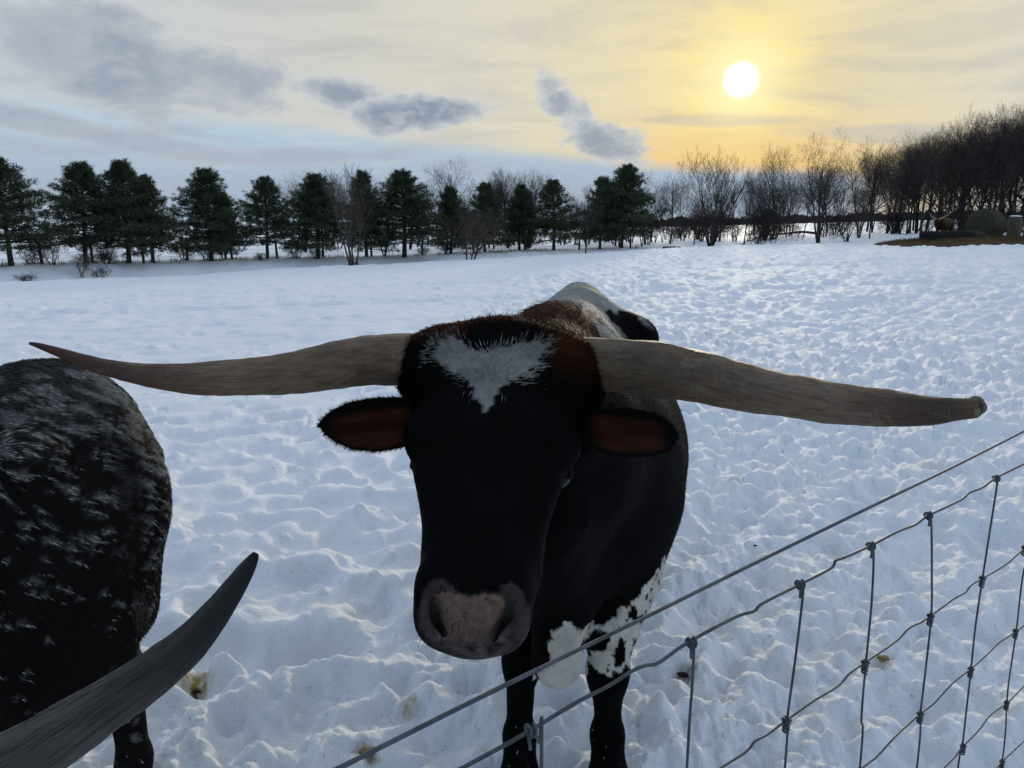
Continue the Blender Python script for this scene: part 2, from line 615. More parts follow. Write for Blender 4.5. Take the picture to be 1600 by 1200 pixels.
def pit(x, y, R, depth, ax, ang, rim):
    pits.append((x, y, R, depth, ax, ang, rim))


# hoof prints strewn over the churned snow
cells = {}


def room(x, y, R):
    i, j = int(math.floor(x / .3)), int(math.floor(y / .3))
    for di in (-1, 0, 1):
        for dj in (-1, 0, 1):
            for (u, v, q) in cells.get((i + di, j + dj), ()):
                if math.hypot(x - u, y - v) < (R + q) * .86:
                    return False
    cells.setdefault((i, j), []).append((x, y, R))
    return True


for trial in range(15000):
    rr_ = 1.25 + (prng.random() ** 1.35) * 24
    aa_ = prng.uniform(-0.70, 0.70)
    x_, y_ = rr_ * math.sin(aa_), rr_ * math.cos(aa_)
    if prng.random() < float(trample(np.array(x_), np.array(y_))) ** 1.6:
        R_ = prng.uniform(.055, .125)
        if room(x_, y_, R_):
            pit(x_, y_, R_, prng.uniform(.03, .085) * min(1, .6 + R_ * 4), prng.uniform(1.0, 1.5), prng.uniform(0, 3.14), prng.uniform(.004, .014))
# softer, drifted-over prints on the left, walked in lines from lower left to upper right
for k in range(26):
    px0, py0 = prng.uniform(220, 640), prng.uniform(560, 1000)
    d0 = -CAM_Z / (-SP + (600 - py0) / F * CP)
    g0 = P(px0, py0, d0)
    dirn = prng.uniform(-0.15, 0.55)
    for s in range(int(prng.integers(5, 12))):
        off = 0.16 * (1 if s % 2 else -1)
        x_ = g0[0] + math.cos(dirn) * s * 0.36 - math.sin(dirn) * off
        y_ = g0[1] + math.sin(dirn) * s * 0.36 + math.cos(dirn) * off
        pit(x_ + prng.normal(0, .03), y_ + prng.normal(0, .03), prng.uniform(.11, .17), prng.uniform(.03, .06), prng.uniform(1.0, 1.5), prng.uniform(0, 3.14), prng.uniform(.006, .016))
# chosen prints of the photograph: between the horn and the muzzle
for (px0, py0, R, dep) in ((375, 1005, .15, .085), (440, 1015, .15, .085), (510, 1008, .13, .08), (318, 1060, .09, .022), (330, 945, .12, .05), (480, 900, .13, .05),
                           (540, 840, .15, .05), (600, 940, .13, .06), (310, 1062, .085, .08), (520, 1080, .14, .05), (420, 1130, .15, .05), (280, 880, .12, .05)):
    d0 = -CAM_Z / (-SP + (600 - py0) / F * CP)
    g0 = P(px0, py0, d0)
    pit(g0[0], g0[1], R, dep * 1.5, 1.25, prng.uniform(-.3, .6), .02)


CAMP0 = np.array([0, 0, CAM_Z])


def build_ground():
    # rings: close together near the viewer, then growing; columns: fine across the view, coarse behind
    rs = [0.0, 0.25, 0.5, 0.75]
    r = 0.9
    while r < 80:
        rs.append(r)
        r += max(min(0.0013 * r * r + 0.0035, 0.010 * r + 0.002), 0.0075)
    while r < 4000:
        rs.append(r)
        r *= 1.09
    rs.append(4500.0)
    rs = np.array(rs)
    half = 0.66
    fine = np.linspace(-half, half, 720)
    left = np.linspace(-math.pi, -half, 70)[:-1]
    right_ = np.linspace(half, math.pi, 70)[1:-1]
    th = np.concatenate([left, fine, right_])
    nr, na = len(rs), len(th)
    Rg, Tg = np.meshgrid(rs, th, indexing='ij')
    X, Y = Rg * np.sin(Tg), Rg * np.cos(Tg)
    near = sstep(70, 25, Rg)
    tr = trample(X, Y)
    h = np.zeros_like(X)
    # drift forms, drawn out along the wind
    ca, sa = math.cos(0.35), math.sin(0.35)
    U, V = X * ca + Y * sa, -X * sa + Y * ca
    wx = 0.25 * perlin(X * .8 + 40, Y * .8)
    h += 0.045 * perlin(U * .55, V * 1.1 + wx) * sstep(120, 20, Rg) + 0.10 * perlin(X * .09, Y * .13) * sstep(3, 12, Rg)
    h += 0.045 * perlin(U * 1.4 + 11, V * 3.4 + 2 * wx) * near + 0.020 * perlin(U * 3.1 + 5, V * 6.5 + 3 * wx) * near
    # pits
    warp = 1 + 0.55 * perlin(X * 8, Y * 8) + 0.35 * perlin(X * 19 + 5, Y * 19)
    for (x0, y0, R, dep, ax, an, rim) in pits:
        r0, t0 = math.hypot(x0, y0), math.atan2(x0, y0)
        E = R * ax * 1.9
        i0, i1 = np.searchsorted(rs, [r0 - E, r0 + E])
        j0, j1 = np.searchsorted(th, [t0 - E / r0, t0 + E / r0])
        if i1 <= i0 or j1 <= j0:
            continue
        dx, dy = X[i0:i1, j0:j1] - x0, Y[i0:i1, j0:j1] - y0
        c, s = math.cos(an), math.sin(an)
        q = np.sqrt(((dx * c + dy * s) / (R * ax)) ** 2 + ((dy * c - dx * s) / R) ** 2) * warp[i0:i1, j0:j1]
        w = sstep(1.2, 0.25, q)
        sub = h[i0:i1, j0:j1]
        h[i0:i1, j0:j1] = sub * (1 - 0.55 * w) - dep * w + rim * np.exp(-((q - 1.2) / .3) ** 2) * np.clip(1 - sub * 14, 0, 1)
    # broken crust and clods
    lump = 0.026 * perlin(X * 2.3 + 4, Y * 2.9) + 0.024 * perlin(X * 4.7, Y * 5.2 + 2)
    h += lump * (.25 + .75 * tr) * sstep(34, 12, Rg)
    wxx, wyy = X + .04 * perlin(X * 6, Y * 6), Y + .04 * perlin(X * 6 + 9, Y * 6)
    soft = lambda q: np.sqrt(q * q + .006) - .03
    bil = soft(perlin(wxx * 6.5, wyy * 6.5)) * .040 + soft(perlin(wxx * 12 + 3, wyy * 12)) * .030 + soft(perlin(wxx * 25, wyy * 25 + 5)) * .026
    rough_ = np.clip(.25 + 1.1 * perlin(X * 1.3 + 2, Y * 1.3) + .6 * tr, 0.08, 1) * tr
    h += (bil - .02) * rough_ * sstep(26, 9, Rg)
    h += np.abs(perlin(X * 55, Y * 55)) * .015 * rough_ * sstep(7, 2.5, Rg)
    h += 0.004 * perlin(X * 17, Y * 17 + 8) * sstep(12, 4, Rg)
    # round clods kicked up by the hooves
    cg = np.random.default_rng(55)
    wq = 1 + .35 * perlin(X * 24, Y * 24 + 3) + .2 * perlin(X * 60, Y * 60)
    for _ in range(3):                       # snow slumps: no knife edges
        g_ = h.copy()
        g_[1:-1] = (h[:-2] + 2 * h[1:-1] + h[2:]) / 4
        g_[:, 2:-2] = (g_[:, :-4] + g_[:, 1:-3] + g_[:, 2:-2] + g_[:, 3:-1] + g_[:, 4:]) / 5
        sw_ = .12 + .88 * sstep(7, 3, Rg)
        h = h + (g_ - h) * sw_
    mid_ = soft(perlin(wxx * 9.5, wyy * 9.5 + 1)) * .060 + soft(perlin(wxx * 19, wyy * 19 + 6)) * .042 + soft(perlin(X * 38, Y * 38 + 2)) * .014
    h += (mid_ - .015) * .72 * np.clip(rough_ * 1.2 - .12, 0, 1) * sstep(26, 10, Rg)
    hb_ = h.copy()
    for k in range(26000):
        r0 = 1.2 + cg.random() ** 1.3 * 11
        t0 = cg.uniform(-.66, .66)
        x0, y0 = r0 * math.sin(t0), r0 * math.cos(t0)
        i_, j_ = np.searchsorted(rs, r0), np.searchsorted(th, t0)
        if cg.random() > rough_[i_, j_] * 1.5:
            continue
        R = cg.uniform(.010, .026) * (1 + 1.8 * cg.random() ** 4) * (1 + .06 * r0) * (.8 + .5 * tr[i_, j_])
        E = R * 1.8
        i0, i1 = np.searchsorted(rs, [r0 - E, r0 + E])
        j0, j1 = np.searchsorted(th, [t0 - E / r0, t0 + E / r0])
        if i1 - i0 < 2 or j1 - j0 < 2:
            continue
        c, s = math.cos(cg.uniform(0, 3.14)), math.sin(cg.uniform(0, 3.14))
        nn_ = math.hypot(c, s)
        c, s = c / nn_, s / nn_
        dx, dy = X[i0:i1, j0:j1] - x0, Y[i0:i1, j0:j1] - y0
        q = np.sqrt(((dx * c + dy * s) / (R * 1.25)) ** 2 + ((dy * c - dx * s) / R) ** 2) * wq[i0:i1, j0:j1]
        dome = hb_[i0:i1, j0:j1] - R * .24 + R * cg.uniform(.45, .95) * np.clip(1 - q * q, 0, 1)
        sub = h[i0:i1, j0:j1]
        h[i0:i1, j0:j1] = np.where(q < 1, np.maximum(sub, dome), sub)
    # far field: rows of old tracks, seen only as ripples
    farw = sstep(7, 16, Rg) * sstep(75, 45, Rg)
    rip = np.abs(perlin(U * 1.1 + 3, V * 2.2)) * 0.20 + np.abs(perlin(X * 2.6, Y * 2.6 + 7)) * 0.12 * (0.35 + 0.65 * tr)
    h += (rip - .06) * farw * (0.45 + 0.55 * tr)
    # two trodden trails crossing the field
    for (ax0, ay0, ax1, ay1, wd) in ((4, 14, 26, 58, 1.1), (-12, 20, 22, 34, 0.9), (-16, 15, 20, 22, 0.7), (2, 9, 34, 44, 1.3)):
        L = math.hypot(ax1 - ax0, ay1 - ay0)
        dd = np.abs((X - ax0) * (ay1 - ay0) - (Y - ay0) * (ax1 - ax0)) / L + 0.5 * perlin(X * .5, Y * .5)
        tt = ((X - ax0) * (ax1 - ax0) + (Y - ay0) * (ay1 - ay0)) / L ** 2
        m_ = sstep(wd, wd * .3, np.abs(dd)) * sstep(-0.1, 0.1, tt) * sstep(1.1, 0.9, tt)
        h -= m_ * (0.07 + 0.06 * perlin(X * 3, Y * 3))
    # bank: small lumps and grass humps
    h += 0.10 * perlin(X * .9, Y * .9) * sstep(34, 42, Rg) * sstep(200, 70, Rg)
    Z = h + macro_z(X, Y)
    Z[Rg < 0.9] = np.minimum(Z[Rg < 0.9], 0.0)
    col_ = np.ones((nr, na, 3), np.float32)

    def stain(px0, py0, R, c, amount=0.8, sc=40):
        ds = np.linspace(1.2, 12, 2200)[:, None]
        ray = P(px0, py0, 1.0) - CAMP0
        pts = CAMP0 + ds * ray
        ri = np.clip(np.searchsorted(rs, np.hypot(pts[:, 0], pts[:, 1])), 0, nr - 1)
        ti = np.clip(np.searchsorted(th, np.arctan2(pts[:, 0], pts[:, 1])), 0, na - 1)
        g = pts[np.argmax(pts[:, 2] < Z[ri, ti])]          # first meeting of the line of sight with the snow
        d = np.hypot(X - g[0], Y - g[1]) * (1 + 0.6 * perlin(X * sc, Y * sc))
        w = sstep(R, R * .35, d) * amount * np.clip(.75 + 1.2 * perlin(X * sc * 1.7, Y * sc * 1.7), 0, 1)
        col_[...] = col_ * (1 - w[..., None]) + np.array(c) * w[..., None]
    stain(306, 1066, .085, (.40, .31, .07), 1.0, 26)
    stain(307, 1082, .03, (.13, .08, .03), 1.0)
    stain(640, 1105, .05, (.58, .46, .24), .8)
    stain(572, 1182, .05, (.42, .32, .16), .9)
    stain(1072, 1054, .05, (.30, .24, .17), .9)
    stain(1300, 870, .09, (.80, .72, .58), .6)
    stain(1455, 730, .16, (.80, .73, .58), .6)
    stain(1380, 1030, .05, (.60, .42, .24), .6)
    stain(1150, 745, .07, (.75, .68, .55), .6)
    idx = np.arange(nr * na).reshape(nr, na)
    idn = np.roll(idx, -1, axis=1)
    f = np.stack([idx[:-1], idn[:-1], idn[1:], idx[1:]], -1)[1:].reshape(-1, 4)
    v = np.stack([X, Y, Z], -1).reshape(-1, 3)
    # close the middle
    ctr = np.stack([idx[1], idn[1], np.full(na, idx[0, 0])], -1)
    f = np.vstack([f, np.concatenate([ctr[:, [2, 1, 0]], ctr[:, 0:1]], 1)[:, [0, 1, 2, 2]]][:1] + [])
    me = make_mesh('snow_field', v, f[:, ::-1], M['snow'], col=col_.reshape(-1, 3))
    o = link('snow_field', me)
    tag(o, kind='structure')
    return rs, th, Z


RS, TH, ZG = build_ground()


def ground_z(x, y):
    r, t = math.hypot(x, y), math.atan2(x, y)
    i = min(max(np.searchsorted(RS, r), 1), len(RS) - 1)
    j = min(max(np.searchsorted(TH, t), 1), len(TH) - 1)
    fr = (r - RS[i - 1]) / (RS[i] - RS[i - 1])
    ft = (t - TH[j - 1]) / (TH[j] - TH[j - 1])
    a_ = ZG[i - 1, j - 1] * (1 - ft) + ZG[i - 1, j] * ft
    c_ = ZG[i, j - 1] * (1 - ft) + ZG[i, j] * ft
    return float(a_ * (1 - fr) + c_ * fr)


def spot(px, r):
    a = azel(px, 385)[0]
    x, y = r * math.sin(a), r * math.cos(a)
    return x, y, ground_z(x, y)


def spot_py(px, py):
    """point where the line of sight through a photo pixel first meets the snow"""
    ray = P(px, py, 1.0) - CAMP0
    for d in np.arange(1.2, 12, .01):
        q = CAMP0 + d * ray
        if q[2] < ground_z(q[0], q[1]):
            break
    return np.array([q[0], q[1], ground_z(q[0], q[1])])


# ------------------------------------------------------------------ trees
def segs_mesh(name, segs, sides, mat):
    s = np.array(segs, dtype=float)                 # (N, 8): p0 p1 r0 r1
    p0, p1, r0, r1 = s[:, :3], s[:, 3:6], s[:, 6], s[:, 7]
    t = p1 - p0
    t /= np.linalg.norm(t, axis=1)[:, None] + 1e-9
    ref = np.where(np.abs(t[:, 2:3]) < .9, np.array([[0, 0, 1.]]), np.array([[1., 0, 0]]))
    u = np.cross(t, ref)
    u /= np.linalg.norm(u, axis=1)[:, None] + 1e-9
    w = np.cross(t, u)
    a = np.arange(sides) * 2 * np.pi / sides
    ring = np.cos(a)[None, :, None] * u[:, None] + np.sin(a)[None, :, None] * w[:, None]
    v = np.concatenate([p0[:, None] + ring * r0[:, None, None], p1[:, None] + ring * r1[:, None, None]], 1).reshape(-1, 3)
    n = len(s)
    j = np.arange(sides)
    f = np.stack([j, (j + 1) % sides, (j + 1) % sides + sides, j + sides], -1)
    f = (f[None] + (np.arange(n) * 2 * sides)[:, None, None]).reshape(-1, 4)
    return make_mesh(name, v, f, mat, smooth=True)


def bare_tree(seed, h, stems=1, spread=0.55, dens=1.0, up=0.5, base=0.28, lean=0.0):
    """returns (trunk segs, twig segs)"""
    R = random.Random(seed)
    tr, tw = [], []

    def grow(p, d, L, r, lev):
        n = 4 if lev == 0 else 3
        pts = [p]
        rad = [r]
        q = p.copy()
        for i in range(n):
            d = d + np.array([R.gauss(0, .10), R.gauss(0, .10), R.gauss(0, .05) + 0.10 * up * (lev > 0)])
            d = d / np.linalg.norm(d)
            q = q + d * L / n
            pts.append(q.copy())
            rad.append(max(r * (1 - 0.72 * (i + 1) / n), 0.006))
            tgt = tr if lev <= 1 else tw
            tgt.append((*pts[-2], *pts[-1], rad[-2], rad[-1]))
        if lev >= 4:
            return
        k = [int(8 * dens + 2), int(6.5 * dens + 1), int(5.2 * dens + 1), int(3.4 * dens + 1)][lev]
        if len(tw) > 9500:
            return
        for i in range(k):
            lo = base if lev == 0 else 0.2
            t = lo + (1 - lo) * ((i + R.random()) / k) ** .9
            x = min(t, .999) * n
            j = int(x)
            pp = pts[j] + (pts[j + 1] - pts[j]) * (x - j)
            rr = (rad[j] + (rad[j + 1] - rad[j]) * (x - j)) * R.uniform(.45, .75)
            dd = pts[j + 1] - pts[j]
            dd = dd / np.linalg.norm(dd)
            ph = i * 2.4 + R.random() * 1.2
            side = np.cross(dd, [math.cos(ph), math.sin(ph), 0.31])
            side /= np.linalg.norm(side) + 1e-9
            an = R.uniform(.45, .85) * (spread / .55)
            nd = dd * math.cos(an) + side * math.sin(an)
            nd[2] += 0.25 * up
            nd /= np.linalg.norm(nd)
            grow(pp, nd, L * R.uniform(.40, .66) * (1.2 - .5 * t), max(rr, .010 if lev < 3 else .007), lev + 1)

    for s in range(stems):
        a = s * 2 * math.pi / max(stems, 1) + R.random()
        tilt = 0.0 if stems == 1 else R.uniform(.10, .38)
        d = np.array([math.cos(a) * tilt + lean, math.sin(a) * tilt, 1.0])
        d /= np.linalg.norm(d)
        grow(np.array([math.cos(a) * .12 * (stems > 1), math.sin(a) * .12 * (stems > 1), -0.15]), d, h * R.uniform(.82, 1.0) * (0.95 if stems > 1 else 1), h * (.017 if stems == 1 else .0105) + .02, 0)
    return tr, tw


def pine_tree(seed, h, crown=1.0, lo=0.16, fork=False):
    R = random.Random(seed)
    rg = np.random.default_rng(seed)
    tr, tuft_p, tuft_d = [], [], []
    n = 12
    pts = []
    lx, ly = R.uniform(-.03, .03), R.uniform(-.03, .03)
    for i in range(n + 1):
        t = i / n
        pts.append(np.array([lx * h * t + .04 * math.sin(5 * t + seed), ly * h * t + .04 * math.cos(4 * t), -0.15 + (h + .15) * t]))
    rr = [h * .019 * (1 - t / n) ** .9 + .015 for t in range(n + 1)]
    for i in range(n):
        tr.append((*pts[i], *pts[i + 1], rr[i], rr[i + 1]))
    lev = lo
    wz = 0
    while lev < 0.99:
        k = R.randint(4, 7)
        ph0 = R.random() * 6.28
        bulge = [R.uniform(.5, 1.35) * (R.random() > .06) for _ in range(k)]
        for b_ in range(k):
            if bulge[b_] == 0:
                continue
            t = lev + R.uniform(-.02, .02)
            t = min(max(t, .05), .985)
            x = t * n
            j = min(int(x), n - 1)
            p = pts[j] + (pts[j + 1] - pts[j]) * (x - j)
            prof = 1.12 * max((1 - t), 0.0) ** .82 * (1.0 if t > .24 else .72 + 1.2 * max(t - lo, 0))
            L = h * .44 * crown * prof * bulge[b_] + .25
            ph = ph0 + b_ * 6.283 / k + R.uniform(-.3, .3)
            rise = -.10 + 0.75 * t ** 1.3 + R.uniform(-.12, .12)
            q = p.copy()
            m_ = 5
            for s in range(m_):
                e = np.array([math.cos(ph), math.sin(ph), rise + .12 * s / m_ - (.14 if t < .3 else 0)])
                e /= np.linalg.norm(e)
                q2 = q + e * L / m_
                r_a, r_b = .03 * (1 - s / m_) + .008, .03 * (1 - (s + 1) / m_) + .008
                tr.append((*q, *q2, r_a * (.6 + L * .25), r_b * (.6 + L * .25)))
                if s >= (1 if t > .25 else 2):
                    for _ in range(int(3 + 4.2 * L)):
                        f = R.random()
                        sd = R.uniform(-1, 1) * L * .36 * (1 - .4 * s / m_)
                        c = q + (q2 - q) * f + np.array([-math.sin(ph) * sd, math.cos(ph) * sd, R.uniform(-.16, .26)])
                        tuft_p.append(c)
                        tuft_d.append(e * .75 + np.array([-math.sin(ph), math.cos(ph), 0]) * (sd * 1.2) + np.array([0, 0, .55]))
                q = q2
                ph += R.uniform(-.14, .14)
            tuft_p.append(q)
            tuft_d.append(e + np.array([0, 0, .4]))
        lev += R.uniform(.030, .052)
    for _ in range(8):
        tuft_p.append(pts[-1] + np.array([R.uniform(-.1, .1), R.uniform(-.1, .1), R.uniform(-.35, .1)]))
        tuft_d.append(np.array([0, 0, 1.0]))
    tp, td = np.array(tuft_p), np.array(tuft_d)
    td /= np.linalg.norm(td, axis=1)[:, None] + 1e-9
    K = 11
    N = len(tp)
    dirs = td[:, None] * .8 + rg.normal(0, .62, (N, K, 3))
    dirs /= np.linalg.norm(dirs, axis=2)[..., None]
    L = rg.uniform(.13, .27, (N, K, 1))
    sd = np.cross(dirs, rg.normal(0, 1, (N, K, 3)))
    sd /= np.linalg.norm(sd, axis=2)[..., None]
    w = rg.uniform(.010, .020, (N, K, 1))
    base = tp[:, None] + rg.normal(0, .045, (N, K, 3))
    v = np.stack([base - sd * w, base + sd * w, base + dirs * L], 2).reshape(-1, 3)
    f = np.arange(N * K * 3).reshape(-1, 3)
    return tr, v, f


TREES = {}


def proto_bare(key, mats=('bark', 'twig'), **kw):
    a, c = bare_tree(**kw)
    TREES[key] = (segs_mesh('bare_trunk', a, 6, M[mats[0]]), segs_mesh('bare_crown', c, 3, M[mats[1]]), kw['h'])


def proto_pine(key, mat, **kw):
    a, v, f = pine_tree(**kw)
    TREES[key] = (segs_mesh('pine_trunk', a, 5, M['bark']), make_mesh('pine_crown', v, f, M[mat], smooth=False), kw['h'])


HTOP = {}


def plant(name, key, x, y, h, label, cat, group, rot=None, squash=1.0, z=None):
    a, c, h0 = TREES[key]
    if a.name not in HTOP:
        HTOP[a.name] = max(max(q.co.z for q in a.vertices), float(np.percentile([q.co.z for q in c.vertices], 99.5)))
    z = ground_z(x, y) if z is None else z
    o = empty(name, (x, y, z - .05), label, cat, group)
    o.rotation_euler = (0, 0, random.uniform(0, 6.28) if rot is None else rot)
    s = h / HTOP[a.name]
    o.scale = (s * squash, s * squash, s)
    link('trunk', a, o)
    link('crown', c, o)
    return o


for k in range(5):
    proto_pine(('pine', k), 'needle_brown' if k == 3 else 'needle', seed=40 + k, h=6.5, crown=[.95, .85, 1.05, .9, .72][k], lo=[.22, .17, .24, .20, .14][k])
for k in range(7):
    proto_bare(('wood', k), seed=70 + k, h=12.0, stems=[1, 1, 2, 1, 3, 2, 1][k], spread=[.62, .75, .6, .55, .65, .78, .7][k], dens=[1.15, 1.2, .95, 1.2, .8, .95, 1.1][k], up=[.35, .25, .45, .55, .45, .3, .35][k], base=.25)
proto_bare('pale', mats=('bark_pale', 'twig_pale'), seed=91, h=8.0, stems=5, spread=.45, dens=.75, up=.8, base=.3)
proto_bare('fan', mats=('bark_pale', 'twig_pale'), seed=94, h=4.0, stems=4, spread=.7, dens=.8, up=.45, base=.25)
proto_bare('vase', seed=97, h=9.0, stems=7, spread=.45, dens=.72, up=.9, base=.25)
proto_bare('shrub', seed=99, h=1.6, stems=6, spread=.8, dens=.55, up=.5, base=.12)
proto_bare('brush', seed=101, h=2.6, stems=5, spread=.75, dens=.6, up=.4, base=.15)


def top_h(px, top, r):
    return z_at(px, top, r) - ground_z(*spot(px, r)[:2])


ROW_P = 'evergreen pines in a row along the far bank'
pines = [
    # px, distance, top row, proto, squash, label
    (16, 45.5, 247, 0, 1.05, 'tall open-topped pine at the left edge of the row'),
    (133, 47, 255, 2, .95, 'broad dark pine, second full-sized one from the left, with brushwood at its foot'),
    (199, 47.5, 252, 0, .95, 'flat-topped pine rising beside the broad dark one near the left'),
    (238, 48, 274, 3, .85, 'brownish-green pine closing the left clump of pines'),
    (328, 49.5, 264, 1, 1.0, 'dense cone-shaped pine standing apart with two trunks below'),
    (352, 51, 300, 4, .8, 'small slim pine tucked behind the cone-shaped one'),
    (418, 50.5, 277, 2, .85, 'rounded pine with a bare gap on both sides'),
    (496, 51, 272, 1, 1.0, 'bushy pine just left of the pale bare tree clump'),
    (572, 52.5, 268, 4, .85, 'thin pine half hidden by the pale bare tree clump'),
    (633, 53, 267, 0, 1.15, 'thickest deep green pine right of the pale bare tree clump'),
    (705, 56, 292, 4, 1.0, 'narrow pine behind the small fan-shaped bare tree'),
    (758, 56, 286, 1, .85, 'dark pine right of the small fan-shaped bare tree'),
    (812, 58, 289, 4, .95, 'slim pine over the middle of the far bank'),
    (865, 58, 281, 3, .95, 'olive-tinged pine left of the lone brown sapling'),
    (938, 59, 277, 1, .8, 'pine squeezed between the brown sapling and the darkest pine'),
    (972, 60, 258, 2, .9, 'darkest pine at the right end of the row'),
]
for (px, r, top, k, sq, lab) in pines:
    x, y, z = spot(px, r)
    plant('pine_tree', ('pine', k), x, y, top_h(px, top, r), lab, 'pine tree', ROW_P, squash=sq * 1.36)
bares = [
    (550, 48.5, 258, 'pale', .95, 'pale many-stemmed bare tree in front of the pines'),
    (600, 53, 278, 'pale', .7, 'thin pale bare tree leaning on the thickest green pine'),
    (698, 60, 243, ('wood', 0), .8, 'tall grey bare tree sticking up above the pines in mid row'),
    (735, 50.5, 322, 'fan', 1.2, 'small tan fan-shaped bare tree on the near side of the ditch'),
    (795, 62, 262, ('wood', 3), .75, 'bare tree crown left of the pair behind the slim pine'),
    (828, 63, 254, ('wood', 1), .75, 'bare tree crown right of the pair behind the slim pine'),
    (915, 51, 285, ('wood', 6), .75, 'lone brown sapling rooted out on the open snow'),
    (1003, 62, 268, ('wood', 2), .8, 'brown bare tree right beside the darkest pine'),
    (1047, 66, 264, ('wood', 1), .85, 'gnarled open bare tree over the gap in the far bank'),
    (1110, 61, 234, 'vase', 1.15, 'vase-shaped bare tree with many stems below and left of the sun'),
    (1162, 62, 262, ('wood', 3), .6, 'slender bare tree straight below the sun'),
    (1207, 70, 222, ('wood', 0), .7, 'bare tree with a fine upright crown right of the sun'),
    (1278, 64, 206, ('wood', 4), .95, 'big bare tree whose trunk meets the snapped limb'),
    (1340, 72, 213, ('wood', 5), .85, 'bare tree between the snapped limb and the dark wood'),
    (1437, 66, 200, ('wood', 1), .85, 'stout bare tree beside the distant brown cow'),
]
for (px, r, top, k, sq, lab) in bares:
    x, y, z = spot(px, r)
    plant('bare_tree', k, x, y, top_h(px, top, r), lab, 'tree', 'bare trees along the far bank', squash=sq)
fillr = random.Random(12)
for i in range(34):
    px = fillr.uniform(455, 1190)
    r = fillr.uniform(61, 74)
    top = np.interp(px, [450, 560, 700, 820, 900, 1000, 1200], [272, 262, 275, 262, 285, 272, 268]) + fillr.uniform(-4, 34)
    x, y, z = spot(px, r)
    plant('bare_tree', ('wood', fillr.randrange(7)), x, y, top_h(px, top, r), 'thin grey bare tree showing between and above the pines of the far bank', 'tree', 'bare trees behind the pines', squash=fillr.uniform(.75, 1.05))
# the dark wood on the right: trunk beside trunk
wprof_x = [980, 1060, 1130, 1180, 1220, 1280, 1330, 1380, 1420, 1450, 1500, 1540, 1600, 1800]
wprof_y = [285, 282, 280, 258, 258, 246, 240, 226, 205, 188, 165, 155, 166, 160]
wr = random.Random(5)
for i in range(104):
    px = 1150 + 620 * (wr.random() ** .78)
    if i > 90:
        px = wr.uniform(985, 1200)
    r = wr.uniform(70, 112)
    if px > 1390 and r < 80:
        r += 10
    top = np.interp(px, wprof_x, wprof_y) + 58 * wr.random() ** 1.5
    x, y, z = spot(px, r)
    plant('bare_tree', ('wood', wr.randrange(7)), x, y, top_h(px, top, r), 'bare dark tree standing in the crowded wood beyond the field on the right', 'tree',
          'trees of the dark wood', squash=wr.uniform(.6, .95))
# undergrowth: shrubs along the bank and in the wood
sr = random.Random(8)
for i in range(70):
    if i < 13:
        px, r = sr.uniform(0, 700), sr.uniform(.5, 4.5)
        r = float(np.interp(azel(px, 390)[0], _az, _rb)) + r - 1.5
        h, lab, g = sr.uniform(.5, 1.5), 'leafless shrub low among the pine trunks on the left bank', 'shrubs below the pines'
    else:
        px, r = sr.uniform(740, 1640), sr.uniform(66, 90)
        h, lab, g = sr.uniform(1.2, 3.6), 'leafless shrub in the dark undergrowth below the bare trees', 'shrubs of the undergrowth'
    x, y, z = spot(px, r)
    plant('bare_shrub', 'shrub' if h < 1.3 else 'brush', x, y, h, lab, 'shrub', g, squash=1.3)
for (px, r, h, k, lab) in ((123, 44.0, 1.3, 'fan', 'thin crooked sapling in front of the left pines, nearer the ditch'),
                           (155, 43.5, 1.0, 'brush', 'dark-footed sapling on the bank edge under the broad dark pine'),
                           (170, 47.5, 1.3, 'brush', 'dense brushwood heap right of the broad dark pine trunk'),
                           (36, 42.5, .55, 'brush', 'tangle of cut brush lying on the snow in the left ditch'),
                           (553, 47.4, 1.0, 'brush', 'stubby bush at the foot of the pale bare tree clump'),
                           (1183, 61.5, 1.7, 'brush', 'short leafless bush between the vase-shaped tree and the snapped limb')):
    x, y, z = spot(px, r)
    plant('bare_shrub', k, x, y, h, lab, 'shrub', None, squash=1.2 if px != 36 else 2.6)

# distant woods across the far fields
fw = MB()
fr = np.random.default_rng(31)
v_, f_ = [], []
for k in range(4200):
    a = fr.uniform(-.75, .62)
    lf_ = a < .04 + fr.normal(0, .04)
    r = fr.uniform(640, 900) if lf_ else fr.uniform(300, 420)
    if perlin(np.array(a * 9), np.array(2.5)) < -.12 and lf_:
        continue
    x, y = r * math.sin(a), r * math.cos(a)
    hh = fr.uniform(.8, 2.4) + 2.2 * abs(float(perlin(np.array(a * 31), np.array(.5)))) + (1.0 if not lf_ else 0)
    w = fr.uniform(.5, 1.6)
    q = fr.uniform(0, 3.14)
    zb_ = float(macro_z(np.array(x), np.array(y))) - .3
    dx, dy = math.cos(q) * w, math.sin(q) * w
    n0 = len(v_)
    v_ += [(x - dx * .6, y - dy * .6, zb_), (x + dx * .6, y + dy * .6, zb_), (x + dx, y + dy, zb_ + hh * .7), (x + fr.uniform(-.3, .3), y, zb_ + hh), (x - dx, y - dy, zb_ + hh * .65)]
    f_ += [(n0, n0 + 1, n0 + 2), (n0, n0 + 2, n0 + 3), (n0, n0 + 3, n0 + 4)]
tag(link('far_woods', make_mesh('far_woods', np.array(v_), np.array(f_), M['twig'], smooth=False)), 'low grey band of distant woods across the far fields', 'woods', kind='stuff')

